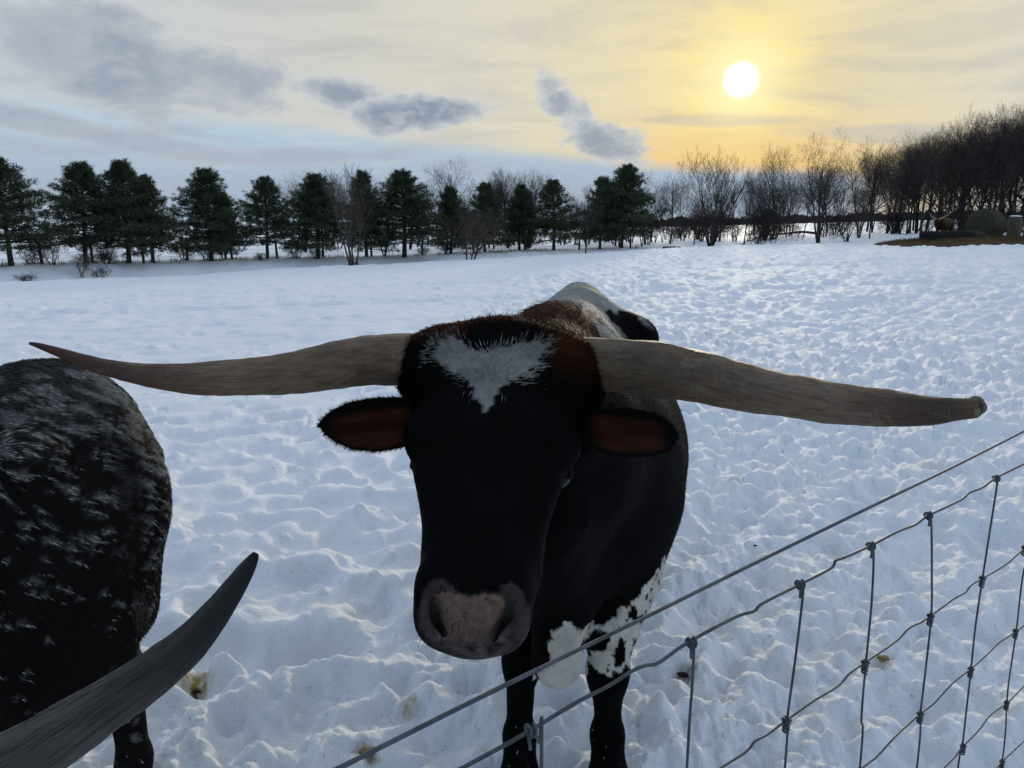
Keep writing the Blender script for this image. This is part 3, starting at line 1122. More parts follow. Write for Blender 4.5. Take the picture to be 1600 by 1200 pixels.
# dry grass and reeds along the ditch
v_, f_ = [], []
for k in range(5200):
    px = fr.uniform(-60, 1000)
    a = azel(px, 400)[0]
    rb_ = float(np.interp(a, _az, _rb))
    if fr.random() < .55:
        r = rb_ + fr.normal(0.3, .6)
    else:
        px = fr.normal(345, 60)
        a = azel(px, 400)[0]
        r = float(np.interp(a, _az, _re)) + 1.8 + fr.normal(0, .35)
    if perlin(np.array(px * .03), np.array(7.1)) < -.05:
        continue
    x, y = r * math.sin(a), r * math.cos(a)
    z = ground_z(x, y)
    hh = fr.uniform(.08, .38)
    q = fr.uniform(0, 6.28)
    n0 = len(v_)
    v_ += [(x - .012 * math.cos(q), y - .012 * math.sin(q), z - .03), (x + .012 * math.cos(q), y + .012 * math.sin(q), z - .03), (x + fr.normal(0, .08), y + fr.normal(0, .08), z + hh)]
    f_ += [(n0, n0 + 1, n0 + 2)]
tag(link('dry_grass', make_mesh('dry_grass', np.array(v_), np.array(f_), M['grass'], smooth=False)), 'tan dead grass poking out of the snow along the ditch', 'grass', kind='stuff')

# ------------------------------------------------------------------ far fence along the bank
fx, fy, fz = spot(291, 49.5)
ff = empty('field_fence', (fx, fy, fz), 'low wire fence on dark posts running below the pines', 'fence')
posts = [(-10, 45.4), (62, 46.2), (142, 47), (222, 48.2), (291, 49.5), (361, 50.2), (432, 51), (504, 52), (580, 53), (660, 54), (740, 55), (820, 57), (905, 58.5), (985, 60)]
tops = []
pv, pf = tube([(0, 0, -.3), (0, 0, .5), (0, 0, 1.1), (0, 0, 1.17)], [.08, .075, .072, .05], 7)
pme = None
for (px, r) in posts:
    x, y, z = spot(px, r)
    if pme is None:
        mb = MB()
        mb.add(pv, pf)
        pme = mb.mesh('post', M['post'])
    o = link('post', pme, ff)
    o.location = (x - fx, y - fy, z - fz)
    o.rotation_euler = (random.uniform(-.06, .06), random.uniform(-.06, .06), 0)
    tops.append((x, y, z))
for hgt in (.9, .62, .34):
    mb = MB()
    pts = []
    for a_, c_ in zip(tops[:-1], tops[1:]):
        for t in (0, .5):
            pts.append([a_[i] + (c_[i] - a_[i]) * t for i in range(2)] + [a_[2] + (c_[2] - a_[2]) * t + hgt - (.03 if t else 0)])
    mb.tube(np.array(pts) - np.array([fx, fy, fz]), .006, 4)
    link('wire', mb.mesh('wire', M['old_wire']), ff)

# ------------------------------------------------------------------ hay, feeder, tyre, limb
def blob(n_th, n_ph, fn):
    """closed surface from a radius function on the unit sphere"""
    v = [(0, 0, 1)]
    for i in range(1, n_th):
        t = math.pi * i / n_th
        for j in range(n_ph):
            p = 2 * math.pi * j / n_ph
            v.append((math.sin(t) * math.cos(p), math.sin(t) * math.sin(p), math.cos(t)))
    v.append((0, 0, -1))
    v = np.array(v)
    f = []
    for j in range(n_ph):
        f.append((0, 1 + j, 1 + (j + 1) % n_ph, 1 + (j + 1) % n_ph))
    for i in range(n_th - 2):
        for j in range(n_ph):
            a_, c_ = 1 + i * n_ph, 1 + (i + 1) * n_ph
            f.append((a_ + j, c_ + j, c_ + (j + 1) % n_ph, a_ + (j + 1) % n_ph))
    last = len(v) - 1
    for j in range(n_ph):
        a_ = 1 + (n_th - 2) * n_ph
        f.append((a_ + j, last, last, a_ + (j + 1) % n_ph))
    f = np.array(f)
    return fn(v), f


def straws(n, sampler, seed, lo=.12, hi=.4, w=.006):
    g = np.random.default_rng(seed)
    p = np.array([sampler(g) for _ in range(n)])
    d = g.normal(0, 1, (n, 3))
    d[:, 2] = np.abs(d[:, 2]) * .5
    d /= np.linalg.norm(d, axis=1)[:, None]
    L = g.uniform(lo, hi, (n, 1))
    s = np.cross(d, g.normal(0, 1, (n, 3)))
    s /= np.linalg.norm(s, axis=1)[:, None]
    v = np.stack([p - s * w, p + s * w, p + d * L], 1).reshape(-1, 3)
    return v, np.arange(3 * n).reshape(-1, 3)


HX, HY, HZ = spot(1512, 57)
# trodden hay on the snow
R_hay = 5.4


def hay_pt(g):
    while True:
        a, r = g.uniform(0, 6.28), math.sqrt(g.random())
        x, y = HX - .2 + math.cos(a) * r * R_hay * 1.1, HY - .6 + math.sin(a) * r * R_hay * .8
        if r < .88 + .1 * math.sin(a * 5 + 1) + .06 * math.sin(a * 11):
            return (x, y, ground_z(x, y) + .06 + .42 * (1 - r ** 2))


mb = MB()
nx, ny = 60, 24
gv = []
for i in range(ny + 1):
    for j in range(nx):
        a, r = 2 * math.pi * j / nx, i / ny
        k = .92 + .1 * math.sin(a * 5 + 1) + .06 * math.sin(a * 11)
        x, y = HX - .2 + math.cos(a) * r * k * R_hay * 1.1, HY - .6 + math.sin(a) * r * k * R_hay * .8
        gv.append((x, y, ground_z(x, y) + .06 + .42 * (1 - r ** 2) + .05 * float(perlin(np.array(x * 2.1), np.array(y * 2.1))) - .12 * (r > .97)))
gf = [(i * nx + j, i * nx + (j + 1) % nx, (i + 1) * nx + (j + 1) % nx, (i + 1) * nx + j) for i in range(ny) for j in range(nx)]
mb.add(gv, np.array(gf)[:, ::-1])
mb.add(*straws(9000, hay_pt, 61))
tag(link('scattered_hay', mb.mesh('scattered_hay', M['hay'], smooth=False)), 'trodden brown hay spread over the snow round the feeding place', 'hay', kind='stuff')


def superdrum(v, rx, ry, rz, e=3.2):
    n = (np.abs(v[:, 0]) ** 2 + np.abs(v[:, 2]) ** 2) ** .5
    k = (n ** e + np.abs(v[:, 1]) ** e) ** (-1 / e)
    q = v * k[:, None]
    return q * np.array([rx, ry, rz])


bx_, by_, bz_ = spot(1537, 58.5)
hb = empty('hay_bale', (bx_, by_, bz_ + .15), 'big weathered round hay bale slumped on its side at the feeding place', 'hay bale')
hv, hf = blob(26, 40, lambda v: superdrum(v, 1.0, 1.0, 1.0, 6.5))
hv = hv * np.array([.95, .95, 1.0])
hv = hv[:, [0, 1, 2]] * np.array([1.05, 1.0, 1.0])
rot = math.radians(127)
hv = np.stack([hv[:, 0] * math.cos(rot) - hv[:, 1] * math.sin(rot), hv[:, 0] * math.sin(rot) + hv[:, 1] * math.cos(rot), hv[:, 2]], -1)
hv = hv * (1 + .05 * fbm3(hv + 3, 2.2)[:, None]) + np.array([0, 0, .95])
hv[:, 2] = np.where(hv[:, 2] < .5, hv[:, 2] * .9, hv[:, 2])
mbh = MB()
mbh.add(hv, hf)
link('bale', mbh.mesh('bale', M['hay_dark']), hb)
mbl = MB()
mbl.add(*straws(2600, lambda g: tuple(np.array(hv[g.integers(len(hv))]) + g.normal(0, .03, 3)), 63, .08, .28, .006))
mbl.add(*straws(2200, lambda g: (g.normal(-.9, .7), g.normal(-.3, .5), abs(g.normal(.1, .22))), 64, .15, .4, .007))
tag(link('loose_hay', mbl.mesh('loose_hay', M['hay_dark'], smooth=False), hb), kind='stuff')
# hay skirt in front of the bale
skv, skf = blob(14, 24, lambda v: v * np.array([1.5, .8, .55]) * (1 + .12 * fbm3(v, 2.5)[:, None]))
mbs = MB()
mbs.add(skv + np.array([-1.15, -.5, .12]), skf)
link('slumped_hay', mbs.mesh('slumped_hay', M['hay_dark']), hb)

for (px, r, lab, hgt, rad) in ((1581, 61, 'upright round hay bale in pale wrap right of the slumped one', 1.62, .40), (1606, 64, 'pale upright hay bale cut by the right edge of the photo', 1.5, .40)):
    x, y, z = spot(px, r)
    o = empty('wrapped_bale', (x, y, z), lab, 'hay bale', 'upright wrapped hay bales')
    zz = np.array([-.1, .0, .12, .5, 1.0, 1.4, hgt - .08, hgt - .02, hgt])
    rr = np.array([.97, 1.0, 1.03, 1.0, 1.04, 1.02, 1.0, .93, .8]) * rad
    v, f = tube(np.stack([0 * zz, 0 * zz, zz], -1), rr, 28)
    v = v * (1 + .03 * fbm3(v, 3)[:, None])
    m_ = MB()
    m_.add(v, f)
    link('bale', m_.mesh('bale', M['hay_wrap']), o)
    cv, cf = blob(10, 24, lambda q: q * np.array([rad * .88, rad * .88, .07]) * (1 + .1 * fbm3(q, 3)[:, None]))
    link('snow_cap', make_mesh('snow_cap', cv + np.array([0, 0, hgt]), cf, M['snow'], col=np.ones((len(cv), 3))), o)

# low black feed trough
tx, ty, tz = spot(1478, 55.0)
tr_ = empty('feed_trough', (tx, ty, tz + .38), 'low black round-ended trough lying in the hay', 'trough')


def oval_ring(a_len, rad, z0, z1, thick):
    out_ = []
    n = 48
    for k in range(n):
        a = 2 * math.pi * k / n
        out_.append((math.cos(a) * rad + (a_len if math.cos(a) > 0 else -a_len), math.sin(a) * rad))
    o_ = np.array(out_)
    i_ = o_ * 1.0
    i_[:, 0] = np.sign(o_[:, 0]) * (np.abs(o_[:, 0]) - thick * np.abs(np.cos(np.arange(n) * 2 * math.pi / n)))
    i_[:, 1] = o_[:, 1] * (1 - thick / rad)
    rings = [(o_ * .94, z0), (o_, z0 + .3 * (z1 - z0)), (o_ * 1.02, z1 - .05), (o_ * 1.03, z1), (i_, z1), (i_ * .97, z0 + .1)]
    v = np.concatenate([np.column_stack([r_, np.full(n, z_)]) for r_, z_ in rings])
    f = []
    for q in range(len(rings) - 1):
        for k in range(n):
            k2 = (k + 1) % n
            f.append((q * n + k, q * n + k2, (q + 1) * n + k2, (q + 1) * n + k))
    c = len(v)
    v = np.vstack([v, [[0, 0, z0 + .1]]])
    b0 = (len(rings) - 1) * n
    f += [(b0 + k, b0 + (k + 1) % n, c, c) for k in range(n)]
    return v, np.array(f)


mt = MB()
mt.add(*oval_ring(1.15, .5, 0, .42, .08))
link('trough', mt.mesh('trough', M['rubber']), tr_)
# half-buried tyre
x, y, z = spot(1050, 56.6)
ty_ = empty('tractor_tyre', (x, y, z - .04), 'black curved tyre half sunk in the snow beneath the bare trees', 'tyre')
tv = []
n1, n2 = 40, 14
for i in range(n1):
    for j in range(n2):
        a, c = 2 * math.pi * i / n1, 2 * math.pi * j / n2
        rr = .50 + .17 * math.cos(c)
        tv.append((math.cos(a) * rr, math.sin(a) * rr, .17 * math.sin(c) + .08 + (.015 if (i % 2 and math.cos(c) > .3) else 0)))
tf = [(i * n2 + j, ((i + 1) % n1) * n2 + j, ((i + 1) % n1) * n2 + (j + 1) % n2, i * n2 + (j + 1) % n2) for i in range(n1) for j in range(n2)]
mt = MB()
mt.add(np.array(tv) * np.array([1.05, 1.05, 1.0]), tf)
link('tread', mt.mesh('tread', M['rubber']), ty_)
# snapped limb hanging to the ground
x, y, z = spot(1272, 63.5)
lb = empty('fallen_limb', (x, y, z), 'snapped limb lying out level from the big bare tree trunk to the snow', 'branch')
lm, ltw = MB(), []
main = spline([(0, 0, .75), (-1.2, -.2, .85), (-2.6, -.4, .7), (-3.9, -.5, .6), (-5.2, -.6, .18)], 24)
lm.tube(main, np.linspace(.1, .03, 24), 7)
link('limb', lm.mesh('limb', M['bark']), lb)
lrnd = random.Random(4)
for k in range(46):
    i = lrnd.randrange(4, 24)
    p = main[i]
    q = p + np.array([lrnd.uniform(-1.0, .1), lrnd.uniform(-.5, .5), -lrnd.uniform(.1, .75)])
    m_ = (p + q) / 2 + np.array([0, 0, .12])
    ltw += [(*p, *m_, .022, .016), (*m_, *q, .016, .008)]
    for _ in range(3):
        e = m_ + (q - m_) * lrnd.random()
        ltw.append((*e, *(e + np.array([lrnd.uniform(-.5, .2), lrnd.uniform(-.3, .3), lrnd.uniform(-.4, .2)])), .010, .005))
link('twigs', segs_mesh('twigs', ltw, 3, M['twig']), lb)


# ------------------------------------------------------------------ cattle: bodies as blended volumes
class Vol:
    def __init__(self, lo, hi, res):
        self.lo, self.res = np.array(lo, float), res
        self.n = np.ceil((np.array(hi) - self.lo) / res).astype(int) + 1
        self.D = np.full(self.n, 1.0, np.float32)
        self.log = []
        self.ax = [(self.lo[i] + np.arange(self.n[i]) * res).astype(np.float32) for i in range(3)]

    def _sub(self, lo, hi):
        s = []
        for i in range(3):
            a_ = max(int((lo[i] - self.lo[i]) / self.res), 0)
            c_ = min(int((hi[i] - self.lo[i]) / self.res) + 2, self.n[i])
            s.append(slice(a_, max(c_, a_)))
        s = tuple(s)
        X = self.ax[0][s[0]][:, None, None]
        Y = self.ax[1][s[1]][None, :, None]
        Z = self.ax[2][s[2]][None, None, :]
        return s, X, Y, Z

    def _put(self, s, d, k, sub=False):
        if d.size == 0:
            return
        c = self.D[s]
        if sub:
            h = np.clip(.5 - .5 * (c + d) / k, 0, 1)
            self.D[s] = c * (1 - h) + (-d) * h + k * h * (1 - h)
        else:
            h = np.clip(.5 + .5 * (c - d) / k, 0, 1)
            self.D[s] = c * (1 - h) + d * h - k * h * (1 - h)

    def cone(self, a, b_, ra, rb, k=.05, side=None, ratio=1.0, sub=False):
        self.log.append(('cone', (a, b_, ra, rb, k, side, ratio, sub)))
        a, b_ = np.array(a, float), np.array(b_, float)
        m_ = max(ra, rb) * max(1, ratio) + k + 3 * self.res
        s, X, Y, Z = self._sub(np.minimum(a, b_) - m_, np.maximum(a, b_) + m_)
        ba = b_ - a
        L2 = float(ba @ ba) + 1e-9
        x, y, z = X - a[0], Y - a[1], Z - a[2]
        h = np.clip((x * ba[0] + y * ba[1] + z * ba[2]) / L2, 0, 1)
        x, y, z = x - h * ba[0], y - h * ba[1], z - h * ba[2]
        if side is not None:
            sd = np.array(side, float)
            sd -= ba * (sd @ ba) / L2
            sd /= np.linalg.norm(sd)
            q = (x * sd[0] + y * sd[1] + z * sd[2]) * (1 / ratio - 1)
            x, y, z = x + q * sd[0], y + q * sd[1], z + q * sd[2]
        d = np.sqrt(x * x + y * y + z * z) - (ra + (rb - ra) * h)
        self._put(s, d, k, sub)

    def ball(self, c, r, k=.05, axes=None, sub=False):
        """ellipsoid; axes = 3 rows of unit vectors"""
        self.log.append(('ball', (c, r, k, axes, sub)))
        c = np.array(c, float)
        r = np.array(r, float) * np.ones(3)
        m_ = r.max() + k + 3 * self.res
        s, X, Y, Z = self._sub(c - m_, c + m_)
        x, y, z = X - c[0], Y - c[1], Z - c[2]
        A = np.eye(3) if axes is None else np.array(axes, float)
        q = [(x * A[i, 0] + y * A[i, 1] + z * A[i, 2]) / r[i] for i in range(3)]
        k0 = np.sqrt(q[0] ** 2 + q[1] ** 2 + q[2] ** 2) + 1e-6
        k1 = np.sqrt((q[0] / r[0]) ** 2 + (q[1] / r[1]) ** 2 + (q[2] / r[2]) ** 2) + 1e-6
        self._put(s, (k0 * (k0 - 1) / k1).astype(np.float32), k, sub)

    def surf(self, px, py, d0=.80, d1=1.2):
        """where the line of sight through a photo pixel first meets the body"""
        for d in np.linspace(d0, d1, 401):
            q = P(px, py, d)
            i = np.round((q - self.lo) / self.res).astype(int)
            if np.all(i >= 0) and np.all(i < self.n) and self.D[tuple(i)] < 0:
                return q
        return P(px, py, d1)

    def mesh(self):
        D = self.D
        ins = D < 0
        c = [sl_ for sl_ in (slice(None, -1), slice(1, None))]
        cnt = np.zeros(np.array(D.shape) - 1, np.float32)
        acc = [np.zeros_like(cnt) for _ in range(3)]
        for ax in range(3):
            o = [i for i in range(3) if i != ax]
            for u in (0, 1):
                for w in (0, 1):
                    s0, s1 = [None] * 3, [None] * 3
                    s0[ax], s1[ax] = c[0], c[1]
                    s0[o[0]] = s1[o[0]] = c[u]
                    s0[o[1]] = s1[o[1]] = c[w]
                    a_, b_ = D[tuple(s0)], D[tuple(s1)]
                    x = (a_ < 0) != (b_ < 0)
                    t = np.where(x, a_ / np.where(x, a_ - b_, 1), 0)
                    cnt += x
                    acc[ax] += t
                    acc[o[0]] += x * u
                    acc[o[1]] += x * w
        m_ = cnt > 0
        idx = np.full(cnt.shape, -1, np.int64)
        idx[m_] = np.arange(m_.sum())
        g = np.argwhere(m_)
        v = np.stack([acc[i][m_] / cnt[m_] for i in range(3)], -1) + g
        v = self.lo + v * self.res
        fs = []
        for ax in range(3):
            o = [(ax + 1) % 3, (ax + 2) % 3]
            s0, s1 = [slice(1, -1)] * 3, [slice(1, -1)] * 3
            s0[ax], s1[ax] = slice(0, -1), slice(1, None)
            a_, b_ = ins[tuple(s0)], ins[tuple(s1)]
            for sgn in (0, 1):
                e = np.argwhere((a_ & ~b_) if sgn == 0 else (~a_ & b_))
                if not len(e):
                    continue
                e = e.copy()
                e[:, o[0]] += 1
                e[:, o[1]] += 1
                q = []
                for (du, dv) in ((-1, -1), (0, -1), (0, 0), (-1, 0)):
                    w = e.copy()
                    w[:, o[0]] += du
                    w[:, o[1]] += dv
                    q.append(idx[w[:, 0], w[:, 1], w[:, 2]])
                q = np.stack(q, -1)
                fs.append(q if sgn == 0 else q[:, ::-1])
        return v, np.concatenate(fs)


def vnormals(v, f):
    n = np.cross(v[f[:, 2]] - v[f[:, 0]], v[f[:, 3]] - v[f[:, 1]])
    out_ = np.zeros_like(v)
    for i in range(4):
        np.add.at(out_, f[:, i], n)
    return out_ / (np.linalg.norm(out_, axis=1)[:, None] + 1e-12)


def relax(v, f, it=2, lam=.5):
    for _ in range(it):
        a = np.zeros_like(v)
        n = np.zeros(len(v))
        for i in range(4):
            for j in (1, 3):
                np.add.at(a, f[:, i], v[f[:, (i + j) % 4]])
            np.add.at(n, f[:, i], 2)
        v = v + lam * (a / np.maximum(n, 1)[:, None] - v)
    return v


CAMP = np.array([0, 0, CAM_Z])


def fur(v, f, n, count, flow, coat, length, width=.0011, seed=1, lift=.35, view_bias=5.0, weight=None, jitter=.22, swirl=.35):
    """short tapering hairs rooted over a quad mesh; returns verts, tris, colours"""
    g = np.random.default_rng(seed)
    a, b_, c, d = (v[f[:, i]] for i in range(4))
    area = np.linalg.norm(np.cross(c - a, d - b_), axis=1) * .5
    ctr = (a + c) / 2
    fn = n[f].mean(1)
    tc_ = CAMP - ctr
    dist = np.linalg.norm(tc_, axis=1)
    face = (fn * tc_).sum(1) / dist
    w = area * np.where(face > -.35, view_bias, 1.0) / np.maximum(dist, .8) ** 1.5
    if weight is not None:
        w = w * weight(ctr)
    w /= w.sum()
    k = g.choice(len(f), count, p=w)
    s, t = g.random((2, count, 1))
    p = (a[k] * (1 - s) + b_[k] * s) * (1 - t) + (d[k] * (1 - s) + c[k] * s) * t
    nn = (n[f[k, 0]] * (1 - s) + n[f[k, 1]] * s) * (1 - t) + (n[f[k, 3]] * (1 - s) + n[f[k, 2]] * s) * t
    nn /= np.linalg.norm(nn, axis=1)[:, None]
    fl = flow(p, nn)
    fl = fl + swirl * np.stack([vnoise3(p + q, 18.0) for q in (0, 31, 67)], -1)
    fl = fl - nn * (fl * nn).sum(1)[:, None]
    fl /= np.linalg.norm(fl, axis=1)[:, None] + 1e-9
    L = length(p)[:, None] * g.uniform(.6, 1.25, (count, 1))
    lf = lift * g.uniform(.4, 1.5, (count, 1))
    d1 = fl + nn * lf + g.normal(0, jitter, (count, 3))
    d1 /= np.linalg.norm(d1, axis=1)[:, None]
    d2 = d1 + fl * .45 - nn * lf * .5 + g.normal(0, jitter * .6, (count, 3)) + np.array([0, 0, -.12])
    d2 /= np.linalg.norm(d2, axis=1)[:, None]
    sd = np.cross(d1, nn)
    sd /= np.linalg.norm(sd, axis=1)[:, None] + 1e-9
    roll = g.uniform(-1.1, 1.1, (count, 1))
    sd = sd * np.cos(roll) + nn * np.sin(roll)
    wd = width * g.uniform(.6, 1.3, (count, 1))
    p0 = p - nn * .0015
    p1 = p0 + d1 * L * .5
    p2 = p1 + d2 * L * .5
    vv = np.stack([p0 - sd * wd, p0 + sd * wd, p1 + sd * wd * .75, p1 - sd * wd * .75, p2], 1).reshape(-1, 3)
    base = np.arange(count)[:, None] * 5
    tri = np.concatenate([base + np.array([[0, 1, 2]]), base + np.array([[0, 2, 3]]), base + np.array([[3, 2, 4]])], 0)
    global HAIR
    HAIR = True
    cc = coat(p, nn)
    HAIR = False
    cc = cc * g.uniform(.75, 1.2, (count, 1))
    return vv, tri, np.repeat(cc, 5, 0)


def horn(pts, n, sides, colour, rough=.0025, seed=0, blunt=False):
    """pts rows: x y z radius"""
    s = spline(pts, n)
    p, r = s[:, :3], np.maximum(s[:, 3], .0012)
    _, u, w = frames(p)
    a = np.linspace(0, 2 * np.pi, sides + 1)
    L = np.concatenate([[0], np.cumsum(np.linalg.norm(np.diff(p, axis=0), axis=1))])
    A, I = np.meshgrid(a, np.arange(n))
    ring = np.cos(A)[..., None] * u[:, None] + np.sin(A)[..., None] * w[:, None]
    q = p[:, None] + ring * r[:, None, None]
    nz = fbm3(np.stack([np.cos(A) * 3, np.sin(A) * 3, L[:, None] * 14 + 0 * A], -1) + seed, 1.6) * rough + fbm3(q + seed, 26.0) * rough * .8
    nz = nz * np.clip(r[:, None] / .03, .15, 1)
    q = q + ring * nz[..., None]
    v = q.reshape(-1, 3)
    uv = np.stack([A / (2 * np.pi) * .26, L[:, None] + 0 * A], -1).reshape(-1, 2)
    i, j = np.meshgrid(np.arange(n - 1), np.arange(sides), indexing='ij')
    k = sides + 1
    f = np.stack([i * k + j, i * k + j + 1, (i + 1) * k + j + 1, (i + 1) * k + j], -1).reshape(-1, 4)
    t = (L / L[-1])[:, None] + 0 * A
    col_ = colour(t.reshape(-1), v)
    # end cap
    v = np.vstack([v, p[-1] + (p[-1] - p[-2]) * (.1 if blunt else .6) * (0 if blunt else 1) - (p[-1] - p[-2]) * (.8 if blunt else 0)])
    c = len(v) - 1
    col_ = np.vstack([col_, col_[-1] * (.35 if blunt else 1)])
    uv = np.vstack([uv, [.1, L[-1]]])
    jj = np.arange(sides)
    f = np.vstack([f, np.stack([np.full(sides, c), (n - 1) * k + jj + 1, (n - 1) * k + jj, (n - 1) * k + jj], -1)])
    tri = np.concatenate([f[:, :3], f[f[:, 2] != f[:, 3]][:, [0, 2, 3]]])
    return v, tri, col_, uv


def px_horn(rows):
    out_ = []
    for (px, py, rp, d) in rows:
        out_.append((*P(px, py, d), rp * d / F))
    return np.array(out_)


def lerp3(t, stops):
    xs = [s[0] for s in stops]
    return np.stack([np.interp(t, xs, [s[1][i] for s in stops]) for i in range(3)], -1)


BLACK = np.array([.0028, .0026, .0028])
WHITE = np.array([.60, .58, .54])
BROWN = np.array([.068, .020, .009])

# ---------------------------------------- the steer facing the camera
steer = empty('longhorn_steer', (.18, 2.6, 0.0), 'black longhorn facing the camera with a white forehead patch and very wide horns', 'longhorn')
V1 = Vol((-.45, .75, -.08), (.85, 4.0, 1.55), .0074)
side = np.array([1.0, -.05, -.03])
poll = P(783, 565, 1.31)
brow = P(772, 690, 1.235)
nose = P(752, 885, 1.075)
muz = P(739, 950, 1.035)
ax_ = (muz - poll) / np.linalg.norm(muz - poll)
sd_ = side - ax_ * (side @ ax_)
sd_ /= np.linalg.norm(sd_)
fr_ = np.cross(ax_, sd_)
if fr_ @ (CAMP - poll) < 0:
    fr_ = -fr_
A3 = [sd_, ax_, fr_]
# neck and trunk first
V1.cone(P(800, 610, 1.46), (.10, 1.80, 1.10), .135, .22, .06, (1, 0, 0), .95)
V1.cone((.10, 1.75, 1.02), (.17, 2.1, .92), .20, .29, .10, (1, 0, 0), .9)
V1.cone((.02, 1.55, 1.22), (.12, 2.15, 1.24), .12, .13, .10)
V1.cone((.08, 1.55, .98), (.13, 1.88, .70), .10, .13, .08, (1, 0, 0), .8)
V1.ball((.19, 2.12, .86), (.265, .32, .36), .10)
V1.ball((.225, 2.62, .86), (.365, .72, .36), .10)
V1.cone((.13, 2.1, 1.20), (.27, 3.2, 1.19), .13, .10, .10, (1, 0, 0), 1.25)
V1.cone((.22, 2.9, 1.24), (.28, 3.28, 1.285), .05, .05, .08)
V1.ball((.29, 3.2, .98), (.29, .40, .30), .10)
for s in (-1, 1):
    V1.ball((.28 + s * .225, 3.05, 1.14), .06, .09)
    V1.ball((.31 + s * .14, 3.56, 1.06), .06, .08)
V1.cone((.29, 3.3, 1.24), (.33, 3.62, 1.16), .05, .05, .08)
V1.cone((.33, 3.62, 1.16), (.35, 3.70, .75), .035, .025, .04)
V1.cone((.35, 3.70, .75), (.35, 3.70, .35), .03, .05, .04)
for s in (-1, 1):
    V1.cone((.275, 3.08, 1.235), (.28 + s * .21, 3.05, 1.13), .055, .065, .10)
    V1.cone((.30, 3.3, 1.22), (.31 + s * .19, 3.4, 1.06), .055, .08, .10)
# brisket
V1.cone((.13, 1.88, .78), (.118, 1.84, .475), .105, .062, .06, (0, 1, 0), 1.25)
V1.ball((.12, 1.85, .45), (.06, .075, .062), .04)
V1.ball((.235, 2.0, .485), (.10, .10, .065), .05)
# forelegs
for (sh, el_, kn, fe, rad) in (((.06, 2.06, .84), (.045, 2.04, .64), (.027, 1.965, .37), (.022, 1.96, .14), (.11, .082, .050, .037)),
                              ((.335, 2.08, .80), (.325, 2.05, .60), (.272, 1.965, .34), (.276, 1.965, .14), (.125, .092, .056, .038))):
    sh, el_, kn, fe = (np.array(q) for q in (sh, el_, kn, fe))
    V1.cone(sh, el_, rad[0], rad[1], .07)
    V1.cone(el_, kn + (0, 0, .04), rad[1], rad[2], .04)
    V1.ball(kn, (rad[2] * 1.04, rad[2] * 1.1, rad[2] * 1.25), .03)
    V1.cone(kn, fe + (0, 0, .06), rad[2] * .88, rad[3], .03)
    V1.ball(fe + (0, 0, .01), rad[3] * 1.25, .03)
    V1.cone(fe, fe + (0, -.05, -.10), rad[3] * 1.1, .058, .03)
    V1.cone(fe + (0, -.06, -.11), fe + (0, -.07, -.16), .062, .066, .02)
# hind legs
for s in (-1, 1):
    o_ = np.array([.30 + s * .15, 3.3, 0])
    V1.cone(o_ + (0, .05, .92), o_ + (0, -.08, .66), .19, .12, .08)
    V1.cone(o_ + (0, -.06, .66), o_ + (0, .18, .46), .11, .058, .05)
    V1.cone(o_ + (0, .18, .46), o_ + (0, .12, .14), .048, .038, .03)
    V1.cone(o_ + (0, .12, .14), o_ + (0, .05, .03), .045, .058, .03)
    V1.cone(o_ + (0, .05, .02), o_ + (0, .04, -.03), .062, .064, .02)
# skull
crown_ = P(779, 640, 1.285)
V1.cone(crown_, brow, .142, .120, .05, fr_, .80)
for s_, rr_ in ((-1, .072), (1, .076)):
    V1.ball(P(781, 584, 1.30) + sd_ * s_ * .102, (rr_, .068, .080), .04, A3)
V1.ball(P(785, 565, 1.31), (.092, .060, .082), .06, A3)
V1.cone(brow, nose, .118, .080, .04, fr_, .88)
V1.cone(nose, muz - ax_ * .012, .077, .068, .03, fr_, .92)
V1.ball(muz, (.072, .046, .054), .03, A3)
V1.ball(muz + ax_ * .018 - fr_ * .014, (.062, .034, .052), .03, A3)
V1.cone(brow - fr_ * .10 + ax_ * .03, nose - fr_ * .055, .085, .052, .05)
for s in (-1, 1):
    V1.ball(brow + sd_ * s * .106 + ax_ * .026 + fr_ * .034, (.032, .046, .044), .03, A3)
    V1.cone(brow + sd_ * s * .085 + ax_ * .10 + fr_ * .045, nose + sd_ * s * .055 - ax_ * .03 + fr_ * .03, .022, .016, .03)      # brow over the eye
    V1.ball(brow + sd_ * s * .128 + ax_ * .056 + fr_ * .008, (.020, .016, .020), .02, A3, sub=True)
    V1.ball(muz + sd_ * s * .054 - ax_ * .016 + fr_ * .034, (.022, .036, .028), .02, A3)     # wing of the nostril
    # comma-shaped nostril
for s in (-1, 1):
    V1.ball(muz + sd_ * s * .045 + ax_ * .022 + fr_ * .004, (.025, .026, .040), .02, A3)        # corners of the mouth
slits = {-1: ((681, 930), (682, 944), (686, 960), (694, 976), (700, 990)), 1: ((789, 936), (788, 948), (783, 963), (770, 979), (760, 992))}
wings = {-1: ((674, 926), (673, 944), (677, 962), (684, 976)), 1: ((798, 932), (799, 948), (796, 964), (786, 978))}
SL = {s: [V1.surf(*q) for q in slits[s]] for s in slits}
WG = {s: [V1.surf(*q) for q in wings[s]] for s in wings}
for s in (-1, 1):
    for a_, c_ in zip(WG[s][:-1], WG[s][1:]):
        V1.cone(a_ + fr_ * .003, c_ + fr_ * .003, .0095, .0095, .010, sub=True)
    ln = spline(np.array(SL[s]), 22)
    for k in range(22):
        t_ = k / 21
        rk = .0030 + .0042 * math.sin(math.pi * min(1, .12 + .95 * t_)) ** 1.2
        V1.cone(ln[k] + fr_ * .004, ln[k] - fr_ * (.010 + .030 * t_ * (1.15 - t_) * 2.6) + sd_ * s * (.003 + .010 * t_), rk, rk * .7, .0035, sub=True)
v1, f1 = V1.mesh()
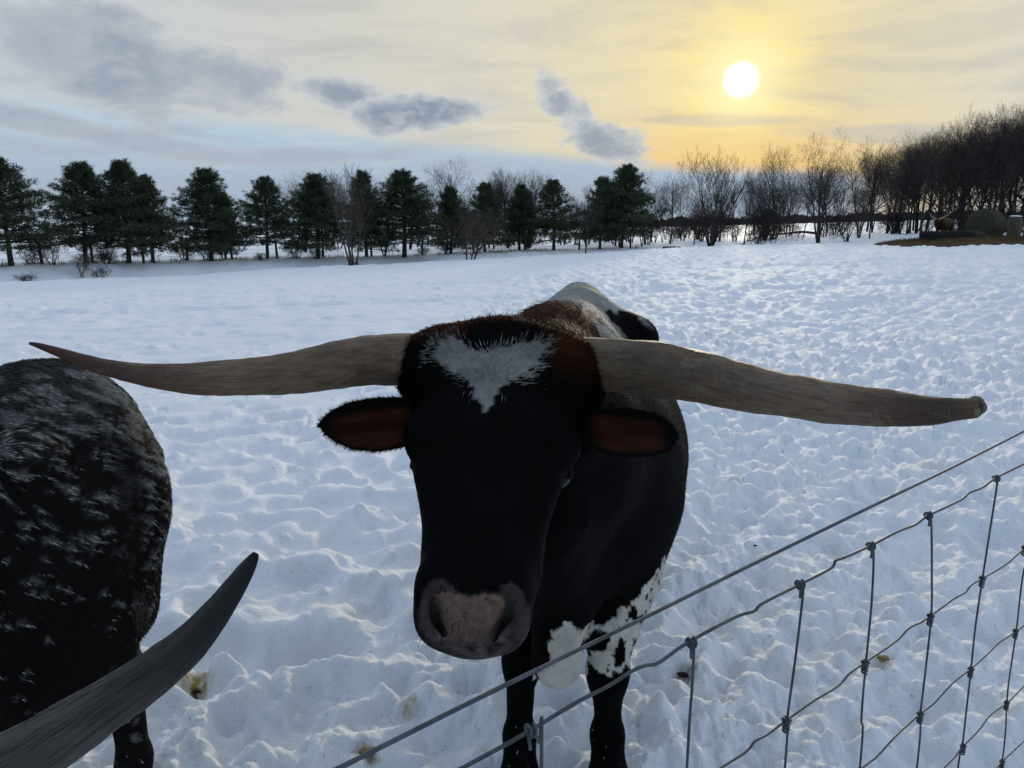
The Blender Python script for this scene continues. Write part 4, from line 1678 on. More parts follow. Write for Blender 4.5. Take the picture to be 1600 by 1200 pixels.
# the muzzle again on a finer grid, let into the same mesh
mlo, mhi = muz - np.array([.115, .105, .085]), muz + np.array([.115, .105, .085])
VM = Vol(mlo, mhi, .0030)
for kind_, args_ in V1.log:
    getattr(VM, kind_)(*args_)
vm, fm = VM.mesh()
cm, c1_ = vm[fm].mean(1), v1[f1].mean(1)
fm = fm[np.all((cm > mlo + .012) & (cm < mhi - .012), axis=1)]
f1 = f1[~np.all((c1_ > mlo + .016) & (c1_ < mhi - .016), axis=1)]
f1 = np.vstack([f1, fm + len(v1)])
v1 = np.vstack([v1, vm])
use_ = np.unique(f1)
ren_ = np.full(len(v1), -1)
ren_[use_] = np.arange(len(use_))
v1, f1 = v1[use_], ren_[f1]
v1 = relax(v1, f1, 1, .4)
n1_ = vnormals(v1, f1)

WPOLY = [(664, 528), (684, 523), (706, 529), (735, 541), (770, 546), (812, 537), (846, 525), (866, 527), (852, 546), (850, 568), (838, 592), (812, 598),
         (790, 612), (772, 628), (758, 648), (747, 624), (732, 600), (712, 588), (696, 572), (672, 562), (664, 545), (672, 534)]
LPOLY = [(1040, 870), (1028, 890), (1000, 930), (962, 962), (935, 975), (900, 980), (885, 972), (858, 988), (855, 1020), (842, 1060), (835, 1075), (850, 1100), (900, 1100),
         (916, 1060), (918, 1035), (945, 1050), (965, 1052), (990, 1035), (1010, 1020), (1060, 1000)]


def head_coords(p):
    q = p - poll
    return q @ sd_, q @ ax_, q @ fr_


NOSE = [(663, 920), (676, 907), (692, 904), (702, 914), (712, 926), (735, 930), (765, 926), (780, 926), (786, 914), (800, 910), (815, 922), (824, 945), (829, 970), (826, 995), (806, 1016), (770, 1030), (735, 1032), (698, 1022),
        (668, 1004), (655, 980), (655, 950)]
PAD = [(681, 927), (698, 925), (715, 929), (735, 932), (758, 928), (775, 930), (789, 935), (788, 948), (783, 963), (770, 979), (760, 992), (745, 1001), (715, 1001), (700, 990), (694, 976), (686, 960), (682, 944)]
HAIR = False


def coat1(p, n):
    px, py, d = proj(p)
    w1, w2 = fbm3(p, 22.0), fbm3(p + 5, 22.0)
    hs, ha, hf_ = head_coords(p)
    head = (p[:, 1] < 1.62) & (hf_ > -.13) & (ha > -.12) & (ha < .56) & (np.abs(hs) < .22)
    c = np.tile(BLACK, (len(p), 1))
    c *= (1 + .5 * w1)[:, None]
    # rusty brown about the poll, the horn roots and the crest
    br = np.zeros(len(p))
    br = np.maximum(br, sstep(.050, .10, hs + .02 * w1) * sstep(.085, .03, ha + .03 * w2) * head)
    br = np.maximum(br, sstep(-.035, -.06, hs + .02 * w2) * sstep(.03, -.01, ha + .03 * w1) * head * .95)
    crest = (p[:, 1] > 1.25) & (p[:, 1] < 2.25) & (p[:, 2] > 1.18)
    br = np.maximum(br, crest * sstep(1.2, 1.3, p[:, 2] + .05 * w1) * .65)
    br = np.maximum(br, .8 * sstep(.05, .02, np.abs(p[:, 1] - 2.34 - .05 * w2)) * sstep(.95, .85, p[:, 2]) * sstep(.62, .75, p[:, 2]) * sstep(.4, .48, p[:, 0]))
    c = c * (1 - br[:, None]) + BROWN * (.45 + .5 * w2)[:, None] * br[:, None]
    # tuft of the poll stays black
    tf_ = head * sstep(.045, .02, np.abs(hs + .01)) * sstep(-.045, -.065, ha)
    c = c * (1 - tf_[:, None]) + BLACK * tf_[:, None]
    # white forehead
    jx, jy = px + 9 * w1 + 6 * vnoise3(p, 140.0), py + 9 * w2 + 6 * vnoise3(p + 3, 140.0)
    if HAIR:                                  # single hairs stray over the border
        jx, jy = jx + 13 * vnoise3(p + 2, 1100.0), jy + 13 * vnoise3(p + 8, 1100.0)
    else:
        jx, jy = 757 + (jx - 757) * 1.10, 575 + (jy - 575) * 1.15
    wh = in_poly(jx, jy, WPOLY) & head & (hf_ > -.02)
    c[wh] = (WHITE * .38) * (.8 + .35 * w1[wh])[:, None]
    if HAIR:
        dk = wh & (vnoise3(p + 21, 700.0) > .25 + .9 * sstep(.0, .07, ha) - .5 * sstep(.0, .05, -ha))
        c[dk] *= .22
    # white back and rump with black blotches
    bk = (p[:, 1] > 2.35) & (p[:, 2] > 1.08)
    e = sstep(1.09, 1.16, p[:, 2] + .06 * w1 - .45 * np.maximum(p[:, 0] - .36, 0)) * bk
    e = e * sstep(-.08, .08, .75 - 3.3 * np.maximum(p[:, 0] - .27, 0) - fbm3(p * np.array([1, .6, 1]) + 11, 13.0))
    e = e * (1 - sstep(.34, .40, p[:, 0]) * sstep(2.95, 2.7, p[:, 1]))
    cr = (np.abs(p[:, 0] - .27 - .03 * w1) < .035) & (p[:, 1] > 2.0) & (p[:, 1] < 2.6) & (p[:, 2] > 1.12)
    e = np.maximum(e, cr)
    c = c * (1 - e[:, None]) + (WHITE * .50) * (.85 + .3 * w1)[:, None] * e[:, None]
    # white breast with black islands
    jx, jy = px + 10 * w1 + 6 * vnoise3(p, 60.0), py + 10 * w2 + 6 * vnoise3(p + 3, 60.0)
    br_ = in_poly(jx, jy, LPOLY) & (p[:, 1] > 1.7) & (p[:, 1] < 2.75) & (p[:, 2] < .72)
    for (cx, cy, rx, ry, an) in ((928, 1003, 28, 13, -.45), (968, 1018, 12, 24, .25), (988, 962, 9, 14, .6), (1012, 980, 9, 12, 0), (995, 1003, 6, 6, 0), (975, 1043, 8, 4, 0)):
        ca_, sa_ = math.cos(an), math.sin(an)
        dx, dy = jx - cx, jy - cy
        br_ &= ~((((dx * ca_ + dy * sa_) / rx) ** 2 + ((dy * ca_ - dx * sa_) / ry) ** 2) < 1)
    br_ &= ~((vnoise3(p, 75.0) > .62) & (px > 940))
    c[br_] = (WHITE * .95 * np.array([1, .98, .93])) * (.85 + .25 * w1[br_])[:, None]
    # snow clinging to the shanks
    sn = (p[:, 2] < .20 + .05 * w1) & (vnoise3(p, 1400.0) + .4 * vnoise3(p, 90.0) > .58 - .25 * sstep(.2, .02, p[:, 2])) & (p[:, 1] < 2.4) & HAIR
    c[sn] = (.72, .75, .80)
    # bare nose skin
    ms, ma, mf = hs, ha - (muz - poll) @ ax_, hf_ - (muz - poll) @ fr_
    jx, jy = px + 3.0 * vnoise3(p, 130.0) + 2.0 * vnoise3(p + 1, 330.0), py + 3.5 * vnoise3(p + 4, 130.0) + 2.5 * vnoise3(p + 7, 330.0)
    nos = sum(in_poly(jx + ox, jy + oy, NOSE).astype(float) for ox, oy in ((0, 0), (3, 0), (-3, 0), (0, 4), (0, -4))) / 5
    nos = nos * head * sstep(-.05, -.02, mf)
    padm = sum(in_poly(jx * .4 + px * .6 + ox, jy * .4 + py * .6 + oy, PAD).astype(float) for ox, oy in ((0, 0), (1.5, 0), (-1.5, 0), (0, 2), (0, -2))) / 5
    low_ = sstep(978, 1000, jy)
    pad = np.array([.135, .088, .068]) * (1 + .22 * w1)[:, None]
    grey = np.array([.044, .037, .034]) * (1 + .5 * w2)[:, None]
    lip = np.array([.070, .058, .052]) * (1 + .75 * vnoise3(p + 3, 75.0) + .35 * vnoise3(p + 6, 240.0))[:, None]
    grey = grey * (1 - low_[:, None]) + lip * low_[:, None]
    sk = grey * (1 - padm[:, None]) + pad * padm[:, None]
    sk = sk * (1 + .26 * vnoise3(p + 2, 170.0) + .18 * vnoise3(p + 5, 420.0))[:, None]
    spk = sstep(.60, .75, vnoise3(p + 9, 210.0) + .2 * vnoise3(p + 4, 500.0))[:, None]
    sk = sk * (1 - .62 * spk)
    if HAIR:
        sk = sk * 1.15
    c = c * (1 - nos[:, None]) + sk * nos[:, None]
    return np.clip(c, .002, 1)


def nose_mask(p):
    hs, ha, hf_ = head_coords(p)
    px, py, d = proj(p)
    return in_poly(px, py, PAD) & (hf_ - (muz - poll) @ fr_ > .0) & (p[:, 1] < 1.5)


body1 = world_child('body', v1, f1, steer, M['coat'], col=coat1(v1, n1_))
WHORL = P(757, 590, 1.13)


def flow1(p, n):
    hs, ha, hf_ = head_coords(p)
    d = np.tile(np.array([.05, .55, -.83]), (len(p), 1))
    hd = (p[:, 1] < 1.5) & (np.abs(hs) < .2) & (ha < .58) & (ha > -.2)
    rad = p - WHORL
    rad = rad / (np.linalg.norm(rad, axis=1)[:, None] + .02)
    d[hd] = rad[hd] + ax_ * .1
    d[hd & (ha > .12)] = ax_
    top = hd & (ha < -.03)
    d[top] = (-ax_ * .5 + fr_ * -.2 + np.array([0, 0, .6]))
    hr_ = hd & (np.abs(hs) > .135) & (ha < .10)
    d[hr_] = sd_ * np.sign(hs[hr_])[:, None] + fr_ * .2
    lg = (p[:, 2] < .6)
    d[lg] = (0, .1, -1)
    bk = (p[:, 1] > 1.6) & (p[:, 2] > 1.1)
    d[bk] = np.stack([.9 * np.sign(p[bk, 0] - .2), .8 + 0 * p[bk, 0], -.2 + 0 * p[bk, 0]], -1)
    return d


def len1(p):
    hs, ha, hf_ = head_coords(p)
    hd = (p[:, 1] < 1.5) & (np.abs(hs) < .2)
    L = np.full(len(p), .016)
    L = np.where(hd & (ha < .10), .015, L)
    L = np.where(hd & (ha < -.03), .013, L)
    L = np.where(hd & (ha < -.03) & (np.abs(hs) < .05), .024, L)
    L = np.where(hd & (np.abs(hs) > .14) & (ha < .09), .026, L)
    L = np.where(hd & (ha > .14), .008, L)
    L = np.where(hd & (ha > .33), .005, L)
    L = np.where((p[:, 1] > 1.3) & (p[:, 2] > 1.2) & (p[:, 1] < 2.2), .035, L)
    L = np.where(p[:, 2] < .45, .010, L)
    return np.where(nose_mask(p), .0015, L)


def w1_(p):
    hs, ha, hf_ = head_coords(p)
    hd = (p[:, 1] < 1.45) & (np.abs(hs) < .2)
    w = np.where(hd & (ha < .12), 5.5, 1.0)
    w = np.where((p[:, 1] > 2.3) & (p[:, 2] > 1.05), 2.2, w)
    w = np.where((p[:, 2] < .72) & (p[:, 1] < 2.4), 1.6, w)
    return np.where(nose_mask(p), .05, w)


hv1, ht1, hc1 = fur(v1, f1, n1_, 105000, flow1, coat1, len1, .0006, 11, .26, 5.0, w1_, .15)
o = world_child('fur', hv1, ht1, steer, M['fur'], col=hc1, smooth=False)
o['kind'] = 'stuff'

# whiskers and a few pale flecks of chaff on the dark face
g_ = np.random.default_rng(17)
mbw = MB()
for k in range(80):
    s_ = g_.uniform(-.075, .075)
    m_ = g_.uniform(.052, .080)
    st_ = muz + sd_ * s_ + ax_ * m_ + fr_ * (.055 - 6 * s_ * s_)
    ii = np.argmin(((v1[:: 1] - st_) ** 2).sum(1)) if k < 150 else 0
    st_ = v1[ii]
    dr = n1_[ii] * 1.0 + ax_ * .7 + g_.normal(0, .3, 3)
    dr /= np.linalg.norm(dr)
    L_ = g_.uniform(.008, .024)
    pts = [st_ - dr * .002, st_ + dr * L_ * .5, st_ + dr * L_ + np.array([0, 0, -.003])]
    mbw.tube(pts, [.0002, .00016, .00008], 3, False)
o = link('whiskers', mbw.mesh('whiskers', M['bark']), steer)
o.location = -steer.location
o['kind'] = 'stuff'

# horns
HC_L = [(0, (.165, .130, .092)), (.25, (.150, .118, .085)), (.42, (.185, .148, .110)), (.56, (.195, .155, .118)), (.68, (.120, .082, .060)), (.80, (.080, .038, .026)), (.90, (.105, .036, .022)), (1, (.035, .016, .012))]
HC_L = [(q, (.92 * c[0], .76 * c[1], .62 * c[2])) for q, c in HC_L]
HC_R = [(0, (.175, .140, .100)), (.25, (.120, .095, .068)), (.45, (.130, .102, .075)), (.60, (.215, .180, .150)), (.74, (.190, .150, .120)), (.84, (.150, .105, .082)), (.93, (.055, .038, .030)), (1, (.150, .115, .078))]
HC_R = [(q, (.92 * c[0], .76 * c[1], .62 * c[2])) for q, c in HC_R]
hl = px_horn([(700, 562, 38, 1.33), (640, 561, 40, 1.305), (600, 562, 40, 1.285), (560, 564, 38.5, 1.265), (480, 579, 34, 1.235), (400, 588, 29.5, 1.21), (320, 591.5, 25.5, 1.20), (250, 588.5, 20, 1.20),
              (180, 577.5, 14, 1.21), (140, 567, 11, 1.215), (95, 551.5, 7.5, 1.22), (62, 540.5, 4.5, 1.225), (47, 536.5, 2.5, 1.23)])
vv, ff_, cc, uu = horn(hl, 150, 40, lambda t, p: lerp3(t, HC_L) * (1 + .3 * fbm3(p, 14.0))[:, None], .0022, 1)
world_child('horn', vv, ff_, steer, M['horn'], col=cc, uv=uu)
hr = px_horn([(860, 566, 40, 1.33), (920, 569, 42, 1.30), (960, 571, 42.5, 1.275), (1010, 575.5, 43, 1.245), (1070, 585, 41.5, 1.21), (1147, 601, 38, 1.165), (1230, 619, 34.5, 1.125), (1313, 631, 32.5, 1.09),
              (1395, 638.5, 28, 1.06), (1457, 641, 22.5, 1.035), (1500, 638.5, 17, 1.02), (1521, 637, 15.5, 1.01), (1530, 636.5, 13, 1.005)])
vv, ff_, cc, uu = horn(hr, 150, 40, lambda t, p: lerp3(t, HC_R) * (1 + .3 * fbm3(p, 14.0))[:, None], .0026, 2, True)
hro = world_child('horn', vv, ff_, steer, M['horn'], col=cc, uv=uu)
hro['label'] = 'blunt broken-tipped horn'
# ragged collar at the broken tip
e_ = P(1522, 637, 1.012)
ed_ = (P(1530, 637, 1.0) - P(1500, 639, 1.02))
ed_ /= np.linalg.norm(ed_)
e1_ = np.cross(ed_, [0, 0, 1.])
e1_ /= np.linalg.norm(e1_)
e2_ = np.cross(ed_, e1_)
ringp = np.array([e_ + (e1_ * math.cos(a) + e2_ * math.sin(a)) * .0115 * (1 + .12 * math.sin(3 * a)) + ed_ * (.004 + .004 * math.sin(2 * a + 1)) for a in np.linspace(0, 2 * math.pi, 25)])
v, f = tube(ringp, .0035 + .001 * np.sin(np.arange(25) * 1.3), 8, False)
tri = np.concatenate([f[:, :3], f[:, [0, 2, 3]]])
world_child('horn_tip_rim', v, tri, steer, M['horn'], col=np.tile((.20, .165, .12), (len(v), 1)), uv=np.stack([v[:, 0], v[:, 2]], -1) * 3)


# ears
def ear(root, tip, up_edge, lo_edge, cup, back, colr, seed, notch=None):
    """leaf-shaped cupped ear; edges are offsets at stations along its length"""
    n, m_ = 22, 15
    root, tip = np.array(root), np.array(tip)
    L = tip - root
    vi, vo = [], []
    col_i, col_o = [], []
    for i in range(n):
        t = i / (n - 1)
        u_ = np.interp(t, [q[0] for q in up_edge], [q[1] for q in up_edge])
        l_ = np.interp(t, [q[0] for q in lo_edge], [q[1] for q in lo_edge])
        for j in range(m_):
            s = j / (m_ - 1)
            e = u_ + (l_ - u_) * s
            if notch and abs(t - notch) < .035 and s > .9:
                e *= .93
            w = 1 - (2 * s - 1) ** 2
            base = root + L * t + np.array([0, .0, e])
            dep = back * (cup * w * (u_ - l_) * .75 * (1 - .35 * t)) + back * (.10 * (u_ - l_) * (1 - s) * -1)
            vi.append(base + dep)
            vo.append(base + dep + back * (.007 * w + .0006))
            k = sstep(.20, .50, np.array(s) + .05 * math.sin(9 * t)) * (1 - .35 * t) * sstep(1.0, .95, np.array(s)) * sstep(.98, .78, np.array(t)) * sstep(.05, .35, np.array(t))
            col_i.append(BLACK * (1 - k) + np.array(colr) * k)  # red-brown glow of sun through the thin ear, put into the inner colour
            col_o.append(BLACK)
    v = np.array(vi + vo)
    N = n * m_
    f = []
    for i in range(n - 1):
        for j in range(m_ - 1):
            q = (i * m_ + j, i * m_ + j + 1, (i + 1) * m_ + j + 1, (i + 1) * m_ + j)
            f.append(q)
            f.append(tuple(N + x for x in q[::-1]))
    def strip(ids):
        for a_, c_ in zip(ids[:-1], ids[1:]):
            f.append((a_, N + a_, N + c_, c_))
    strip([i * m_ for i in range(n)])
    strip([i * m_ + m_ - 1 for i in range(n)][::-1])
    strip([(n - 1) * m_ + j for j in range(m_)])
    c = np.array(col_i + col_o)
    c = c * (1 + .7 * fbm3(v * np.array([10, 20, 90]) + seed, 1.0))[:, None]
    return v, np.array(f), np.clip(c, .003, 1), n, m_


def ear_hair(v, n, m_, count, seed, back):
    g = np.random.default_rng(seed)
    mb = MB()
    allv = v.reshape(2, n, m_, 3)
    for k in range(count):
        r_ = g.random()
        i = g.integers(0, n - 1)
        if r_ < .45:
            p = allv[0, i, 0] + (allv[0, i + 1, 0] - allv[0, i, 0]) * g.random()
            o_ = np.array([0, 0, 1.0])
        elif r_ < .9:
            p = allv[0, i, -1] + (allv[0, i + 1, -1] - allv[0, i, -1]) * g.random()
            o_ = np.array([0, 0, -1.0])
        else:
            j = g.integers(0, m_)
            p = allv[0, -1, j]
            o_ = np.array([0, 0, 0.0])
        ln = allv[0, -1, m_ // 2] - allv[0, 0, m_ // 2]
        ln = ln / np.linalg.norm(ln)
        d = o_ * .8 + ln * .7 - back * .2 + g.normal(0, .25, 3)
        d /= np.linalg.norm(d)
        s = np.cross(d, back)
        s /= np.linalg.norm(s) + 1e-9
        L = g.uniform(.003, .008)
        mb.add([p - s * .0006 - d * .002, p + s * .0006 - d * .002, p + d * L], np.array([[0, 1, 2]]))
    return mb.arrays()


back_l = np.array([.25, .95, 0.1])
back_l /= np.linalg.norm(back_l)
mm = 1.235 / F
ev, ef, ec, en, em = ear(P(655, 655, 1.25), P(499, 664, 1.205), [(0, .030), (.2, .041), (.45, .042), (.7, .035), (.86, .024), (.95, .013), (1, .003)],
                         [(0, -.030), (.2, -.046), (.45, -.050), (.7, -.043), (.86, -.029), (.95, -.016), (1, -.004)], .75, back_l, (.055, .017, .008), 1)
eo = world_child('ear', ev, ef, steer, M['skin'], col=ec)
hv_, hf__ = ear_hair(ev, en, em, 650, 5, back_l)
eh = link('ear_hair', make_mesh('ear_hair', hv_ - np.array(steer.location), hf__, M['fur'], col=np.tile(BLACK * 1.6, (len(hv_), 1)), smooth=False), eo)
eh['kind'] = 'stuff'
back_r = np.array([-.30, .93, 0.12])
back_r /= np.linalg.norm(back_r)
ev, ef, ec, en, em = ear(P(915, 672, 1.24), P(1058, 682, 1.19), [(0, .036), (.25, .040), (.5, .042), (.75, .036), (.9, .024), (.97, .012), (1, .004)],
                         [(0, -.026), (.25, -.034), (.5, -.038), (.72, -.034), (.9, -.024), (.97, -.014), (1, -.004)], .8, back_r, (.060, .018, .009), 2, notch=.52)
eo = world_child('ear', ev, ef, steer, M['skin'], col=ec)
eo['label'] = 'ear with a notched lower edge'
hv_, hf__ = ear_hair(ev, en, em, 650, 6, back_r)
eh = link('ear_hair', make_mesh('ear_hair', hv_ - np.array(steer.location), hf__, M['fur'], col=np.tile(BLACK * 1.6, (len(hv_), 1)), smooth=False), eo)
eh['kind'] = 'stuff'
# eyes
sv, sf = blob(14, 20, lambda q: q)
sf3 = np.concatenate([sf[:, :3], sf[sf[:, 2] != sf[:, 3]][:, [0, 2, 3]]])
for s in (-1, 1):
    c_ = brow + sd_ * s * .106 + ax_ * .056 - fr_ * .002
    world_child('eye', sv * .019 + c_, sf3, steer, M['eye'])
    lid = sv * np.array([.0225, .0225, .0225])
    q_ = sv @ (-ax_ * .8 + fr_ * .5)
    lid = lid * (1 - .25 * sstep(-.15, -.45, q_))[:, None]
    world_child('eyelid', lid + c_ - ax_ * .002, sf3, steer, M['coat'], col=np.tile(BLACK * 1.5, (len(lid), 1)))

# ---------------------------------------- the second animal, close on the left
FW = np.array([-.75, -.66, 0.0])
RT = np.array([.66, -.75, 0.0])                   # its left side, the one we see
O2 = np.array([-1.145, 1.95, 0.0])
UPV = np.array([0, 0, 1.0])


def B2(f_, s_, z_):
    return O2 + FW * f_ + RT * s_ + UPV * z_


cow2 = empty('longhorn_cow', tuple(B2(.5, 0, 0)), 'black longhorn flecked with white at the left edge, its flank close to the camera', 'longhorn')
V2 = Vol((-3.0, -.1, -.08), (-.55, 2.9, 1.45), .014)
A2 = [FW, RT, UPV]
V2.ball(B2(.03, 0, .90), (.225, .215, .30), .07, A2)
V2.ball(B2(.68, 0, .78), (.72, .35, .385), .10, A2)
V2.ball(B2(.30, .08, .56), (.36, .24, .28), .08, A2)
V2.ball(B2(1.22, 0, .84), (.36, .27, .40), .10, A2)
V2.cone(B2(-.05, 0, 1.13), B2(.12, 0, 1.17), .055, .06, .08, RT, 1.3)
V2.cone(B2(.12, 0, 1.17), B2(.5, 0, 1.09), .06, .07, .08, RT, 1.3)
V2.cone(B2(.5, 0, 1.09), B2(1.3, 0, 1.16), .07, .12, .10)
V2.ball(B2(.03, .0, 1.205), (.09, .045, .045), .06, A2)
for s in (-1, 1):
    V2.ball(B2(.16, s * .20, 1.07), (.07, .05, .05), .08, A2)
    V2.ball(B2(-.085, s * .10, .84), .06, .10)
    V2.cone(B2(.14, s * .19, 1.05), B2(.0, s * .15, .66), .045, .08, .08)
    V2.cone(B2(-.105, s * .11, .92), B2(-.045, s * .12, .58), .06, .075, .07)
    V2.cone(B2(.08, s * .12, .84), B2(.20, s * .13, .58), .15, .14, .08)
    fw_ = 0.0 if s > 0 else .22
    V2.cone(B2(.14 + fw_ * .5, s * .13, .60), B2(-.01 + fw_, s * .125, .42), .11, .056, .05)
    V2.cone(B2(-.01 + fw_, s * .125, .42), B2(-.02 + fw_, s * .125, .14), .05, .04, .03)
    V2.cone(B2(-.02 + fw_, s * .125, .14), B2(.01 + fw_, s * .125, .02), .046, .06, .03)
    V2.cone(B2(1.28, s * .16, .72), B2(1.24, s * .15, .36), .11, .055, .06)
    V2.cone(B2(1.24, s * .15, .36), B2(1.24, s * .15, .12), .05, .04, .03)
    V2.cone(B2(1.24, s * .15, .12), B2(1.28, s * .15, .0), .045, .06, .03)
V2.cone(B2(-.10, 0, 1.10), B2(-.17, -.02, .95), .03, .028, .05)
V2.cone(B2(-.18, -.03, .95), B2(-.10, -.05, .6), .026, .02, .04)
# neck bent round towards the fence, head low
hd2 = P(-300, 1330, .80)
hd2 = np.array([-1.05, .42, .90])
V2.cone(B2(1.30, 0, .98), B2(1.68, .12, 1.02), .22, .17, .08)
V2.cone(B2(1.68, .12, 1.02), np.array([-1.62, .52, 1.0]), .17, .14, .08)
V2.cone(np.array([-1.62, .52, 1.0]), np.array([-1.18, .40, .97]), .14, .13, .06)
V2.cone(np.array([-1.12, .40, .95]), np.array([-.99, .16, .66]), .125, .07, .04)
V2.ball(np.array([-.98, .14, .63]), (.07, .07, .055), .03)
v2, f2 = V2.mesh()
v2 = relax(v2, f2, 1, .4)
n2_ = vnormals(v2, f2)


def coat2(p, n):
    q = p - O2
    a, s, z = q @ FW, q @ RT, p[:, 2]
    # hair-wise coordinates: flecks are drawn out rearwards and down
    g1 = -a * .86 - z * .50
    g2 = -a * .50 + z * .86
    wob = .012 * vnoise3(p, 14.0)
    u_ = np.stack([g1 * 21.0, (g2 + wob) * 115.0, s * 60.0], -1)
    w = vnoise3(u_, 1.0) * .62 + vnoise3(u_ * 1.9 + 7, 1.0) * .38
    big = fbm3(p + 17, 4.2, 2)
    dens = .52 * sstep(.50, 1.10, z) + .20 * sstep(1.05, 1.2, z) + .40 * sstep(.02, -.12, a) + .14 * big
    thr = .47 - .66 * dens
    wh = sstep(thr, thr + .13, w)
    dark = sstep(.060, .02, np.abs(a + .055 + .10 * (z - .95))) * sstep(.62, .75, z) * sstep(1.12, 1.0, z)
    wh = wh * (1 - .85 * dark)
    top = sstep(1.05, 1.16, z + .05 * w) * sstep(.30, .0, a + .1 * w)
    wh = np.maximum(wh, top * sstep(-.02, .16, w + .2 * big))
    wh = wh * (1 - sstep(1.225, 1.245, z))
    if not HAIR:                             # the skin under the hair: flecks sit in the hair only
        wh = np.clip(top * .12 + .22 * wh, 0, 1)
    c = np.array([.010, .0085, .0078]) * (1 + .5 * big)[:, None] * (1 - wh[:, None]) + WHITE * .62 * (.8 + .3 * w)[:, None] * wh[:, None]
    sn = (z < .2) & (vnoise3(p, 1400.0) > .45) & HAIR
    c[sn] = (.72, .75, .80)
    return np.clip(c, .003, 1)


world_child('body', v2, f2, cow2, M['coat'], col=coat2(v2, n2_))


def flow2(p, n):
    z = p[:, 2]
    d = -FW[None, :] * np.ones((len(p), 1)) * .8
    d[:, 2] -= .25 + .75 * sstep(1.15, .7, z)
    d = d + RT * (.5 * sstep(1.05, 1.2, z))[:, None] * np.sign((p - O2) @ RT)[:, None]
    return d


hv2, ht2, hc2 = fur(v2, f2, n2_, 115000, flow2, coat2, lambda p: np.where(p[:, 2] < .4, .010, .018), .0010, 12, .25, 8.0, lambda p: np.where(p[:, 0] > -1.9, 3.0, 1.0), .05, .14)
o = world_child('fur', hv2, ht2, cow2, M['fur'], col=hc2, smooth=False)
o['kind'] = 'stuff'
# curls of tail hair at the rump edge
mbw = MB()
tg = np.random.default_rng(88)
for k in range(26):
    p0 = P(tg.uniform(206, 226), tg.uniform(920, 960), 1.88 + tg.normal(0, .01))
    L_ = tg.uniform(.05, .11)
    w_ = tg.uniform(.004, .012)
    ph = tg.uniform(0, 6.28)
    fq = tg.uniform(2.0, 4.5)
    pts = []
    for q in range(16):
        t_ = q / 15
        pts.append(p0 + np.array([.012 * t_ + w_ * t_ * math.cos(ph + fq * 3 * t_), w_ * t_ * math.sin(ph + fq * 3 * t_), -L_ * t_ + .6 * w_ * math.sin(ph + fq * 3.6 * t_)]))
    mbw.tube(np.array(pts), np.linspace(.0007, .0003, 16), 3, False)
o = link('tail_hair', mbw.mesh('tail_hair', M['twig']), cow2)
o.location = -cow2.location
# horns
HC_2 = [(0, (.20, .165, .13)), (.3, (.15, .126, .104)), (.6, (.078, .067, .058)), (.85, (.014, .013, .013)), (1, (.008, .008, .008))]
h2 = px_horn([(-330, 1335, 64, .80), (-240, 1310, 63, .80), (-140, 1273, 61, .80), (-60, 1237, 58.5, .80), (20, 1196, 54.5, .80), (88, 1154, 49, .805), (146, 1116, 44, .81), (200, 1080, 39, .82), (250, 1044, 34.5, .83),
              (296, 1005, 30, .845), (333, 963, 25, .86), (361, 925, 19, .875), (382, 894, 14, .885), (395, 873, 8.5, .89), (400, 864, 4.5, .892)])
vv, ff_, cc, uu = horn(h2, 170, 44, lambda t, p: lerp3(t, HC_2) * (1 + .35 * fbm3(p, 16.0))[:, None], .0024, 5)
world_child('horn', vv, ff_, cow2, M['horn_dark'], col=cc, uv=uu)
other = spline([(-1.2, .45, 1.0, .042), (-1.45, .22, 1.03, .042), (-1.7, -.05, 1.05, .036), (-1.9, -.3, 1.16, .022), (-2.0, -.42, 1.3, .004)], 14)
vv, ff_, cc, uu = horn(other, 60, 24, lambda t, p: lerp3(t, HC_2), .002, 6)
world_child('horn', vv, ff_, cow2, M['horn_dark'], col=cc, uv=uu)

# ---------------------------------------- the far brown animal behind the trough
cx_, cy_, cz_ = spot(1468, 58.5)
cow3 = empty('longhorn_cow', (cx_, cy_, cz_ + .3), 'small far-off red-brown longhorn eating behind the black trough', 'longhorn')
V3 = Vol((-1.3, -.9, -.05), (1.2, 1.3, 1.6), .035)
V3.cone((.55, .35, .92), (-.1, .0, .92), .36, .32, .12)
V3.ball((.25, .2, .90), (.62, .42, .42), .1)
V3.cone((-.2, -.05, 1.08), (-.55, -.30, 1.08), .2, .15, .08)
V3.cone((-.55, -.40, 1.12), (-.60, -.62, .72), .15, .085, .05)
for (lx, ly) in ((-.28, -.02), (-.05, -.20), (.60, .50), (.72, .20)):
    V3.cone((lx, ly, .7), (lx, ly, .35), .12, .06, .06)
    V3.cone((lx, ly, .35), (lx, ly, .0), .05, .055, .04)
v3, f3 = V3.mesh()
v3 = relax(v3, f3, 2)
w3 = fbm3(v3, 4.0)
c3 = np.array([.042, .018, .010]) * (1 + .5 * w3)[:, None]
pale = sstep(.0, .25, v3[:, 0] + .3 * w3)[:, None] * .8
c3 = c3 * (1 - pale) + np.array([.10, .072, .05]) * pale
link('body', make_mesh('body', v3, f3, M['coat'], col=np.clip(c3, .01, 1)), cow3)
for pts in ([(-.62, -.40, 1.22, .05), (-.80, -.38, 1.30, .045), (-.98, -.33, 1.48, .03), (-1.10, -.3, 1.66, .008)], [(-.48, -.42, 1.22, .05), (-.25, -.50, 1.34, .045), (.08, -.55, 1.56, .03), (.38, -.5, 1.80, .008)]):
    vv, ff_, cc, uu = horn(np.array(pts), 24, 10, lambda t, p: lerp3(t, [(0, (.42, .38, .32)), (1, (.30, .26, .2))]), .002, 3)
    link('horn', make_mesh('horn', vv, ff_, M['horn'], col=cc, uv=uu), cow3)

# ------------------------------------------------------------------ the near wire fence
ZT = 1.29


